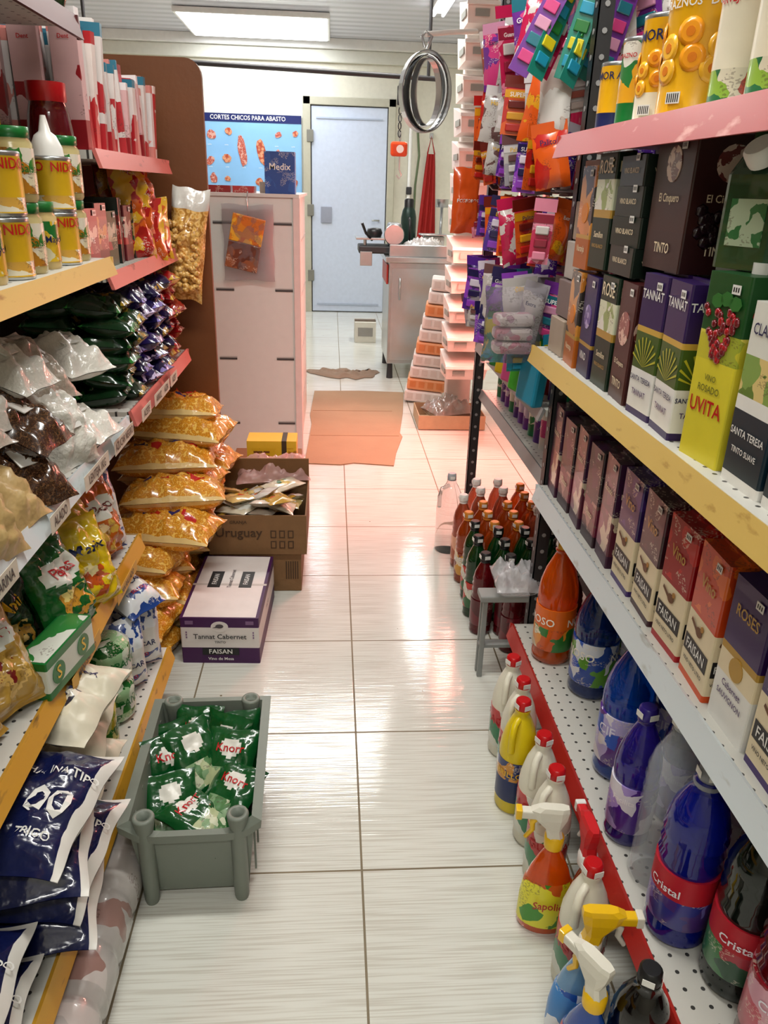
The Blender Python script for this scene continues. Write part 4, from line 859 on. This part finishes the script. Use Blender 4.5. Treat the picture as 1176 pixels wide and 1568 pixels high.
b=MB(); b.pillow(.3,.2,.1,M('#d6d2d0',.15,coat=.6,alpha=.6,bump=.5),Tm(.68,6.02,.955,20,0),seed=2,wr=.5,nu=18,nv=18); b.pillow(.2,.15,.09,M('#b8b0a8',.3,bump=.5),Tm(.76,6.2,.95,60,0),seed=3,wr=.5,nu=16,nv=16); b.obj('crumpled_plastic_bag')
# red apron
b=MB(); rm=M('#961008',.7,bump=.3,bsc=12)
n=14; vs=[];fs=[]
for j in range(9):
    z=1.72-j*.14
    for i in range(n+1):
        u=i/n; w=.045+.07*(j/8)**.8; vs.append((1.09+(u-.5)*2*w-.02*j/8,Y1-.07+.022*math.sin(u*20+j*.4)*(.5+j/8),z-.05*abs(u-.4)*(j==8)))
for j in range(8):
    for i in range(n): a=j*(n+1)+i; fs.append((a,a+n+1,a+n+2,a+1))
b.add(vs,fs,rm,None,True); b.tube([(1.05,Y1-.06,1.72),(1.09,Y1-.03,1.9),(1.13,Y1-.06,1.72)],.008,rm,6); b.box(1.07,1.11,Y1-.035,Y1-.004,1.88,1.93,steel,.004); b.obj('red_apron')
b=MB(); b.tube([(.86,Y1-.06,0),(.86,Y1-.06,2.5)],.02,white,10); b.tube([(.92,Y1-.05,.3),(.93,Y1-.05,1.4),(.96,Y1-.05,1.7),(.93,Y1-.05,2.0)],.012,M('#5a6a4a'),8); b.box(.83,.89,Y1-.09,Y1-.03,1.3,1.38,dsteel,.01); b.obj('wall_pipe')
b=MB()
for k in range(10):
    b.box(-.13,.13,-.12,.12,k*.082,k*.082+.078,(M('#dd9a6a',.4) if k%3==1 else M('#dedad6',.4)),.012,Tm(.64+.011*k,5.25,0.005,-8,0,4))
    for q in range(4): b.box(-.11+q*.06,-.07+q*.06,-.123,-.118,k*.082+.02,k*.082+.06,M('#cfc6c0',.4) if k%3!=1 else M('#d0804a',.4),0,Tm(.64+.011*k,5.25,0.005,-8,0,4))
b.obj('stack_of_egg_trays')
b=MB(); wd=M('#b09a78',.6,var=.2); openbox(b,.53,.94,4.5,4.82,.005,.09,wd); b.obj('wooden_tray')
b=MB(); b.pillow(.28,.24,.12,M('#8a7a70',.2,coat=.5,bump=.6,bsc=20),Tm(.73,4.66,.085,20),seed=4,wr=.5,nu=20,nv=20); b.obj('plastic_wrapped_goods')
b=MB(); b.box(.22,.42,7.35,7.6,0,.19,M('#c8c4b8',.6),.004); b.box(.25,.39,7.347,7.35,.06,.14,M('#8a8680',.6)); b.box(.22,.42,7.4,7.5,.19,.2,M('#5a4a3a',.6)); b.obj('small_carton')
b=MB(); cdm=M('#9c8264',.8,bump=.08,var=.15,sc=5)
pts=[(-.14,3.86),(.05,3.84),(.12,3.87),(.33,3.83),(.36,4.05),(.42,4.35),(.41,4.42),(.47,4.9),(.52,5.42),(.2,5.45),(-.12,5.43),(-.135,4.8),(-.12,4.6)]
b.loft([[(x,y,.001) for x,y in pts],[(x,y,.006) for x,y in pts]],cdm,smooth=False)
for yy in (4.35,4.9): b.box(-.12,.4,yy,yy+.006,.006,.0066,M('#7a5232',.8))
b.obj('cardboard_sheet')
b=MB(); rg_=M('#8a7664',.85,bump=.3,bsc=10)
vs=[];fs=[];n=28; m_=14
for j in range(m_+1):
    for i in range(n+1): 
        t=2*math.pi*i/n; r=j/m_; q=Vector((math.cos(t)*1.6,math.sin(t)*1.6,1))
        x=.12+r*(.30+.16*noise.noise(q))*math.cos(t); y=5.95+r*(.13+.12*noise.noise(q*2.3))*math.sin(t)+.12*r*math.cos(t)*math.cos(t)
        vs.append((x,y,.004+(.06*abs(noise.noise(Vector((x*18,y*18,3))))+.012)*(1-r**6)))
for j in range(m_):
    for i in range(n): a=j*(n+1)+i; fs.append((a,a+n+1,a+n+2,a+1))
b.add(vs,fs,rg_,None,True); b.obj('floor_rag')
b=MB(); sg=M('#8a8d8a',.5)
for x in (.44,.585):
    for y in (1.925,1.955): b.box(x,x+.015,y,y+.012,0,.26,sg,.002)
b.box(.43,.61,1.915,1.975,.26,.28,sg,.004); b.box(.44,.6,1.93,1.96,.1,.11,sg)
b.obj('plastic_step_stool')
b=MB(); b.pillow(.13,.13,.08,M('#dcdadc',.12,coat=.8,alpha=.45,bump=.5),Tm(.53,1.94,.325,0,10),seed=12,wr=.6,nu=18,nv=18); b.obj('clear_plastic_bag')
SC.view_settings.view_transform='Standard'
SC.view_settings.look='None'
SC.world=bpy.data.worlds.new('world')
print('OBJ',len(bpy.data.objects))
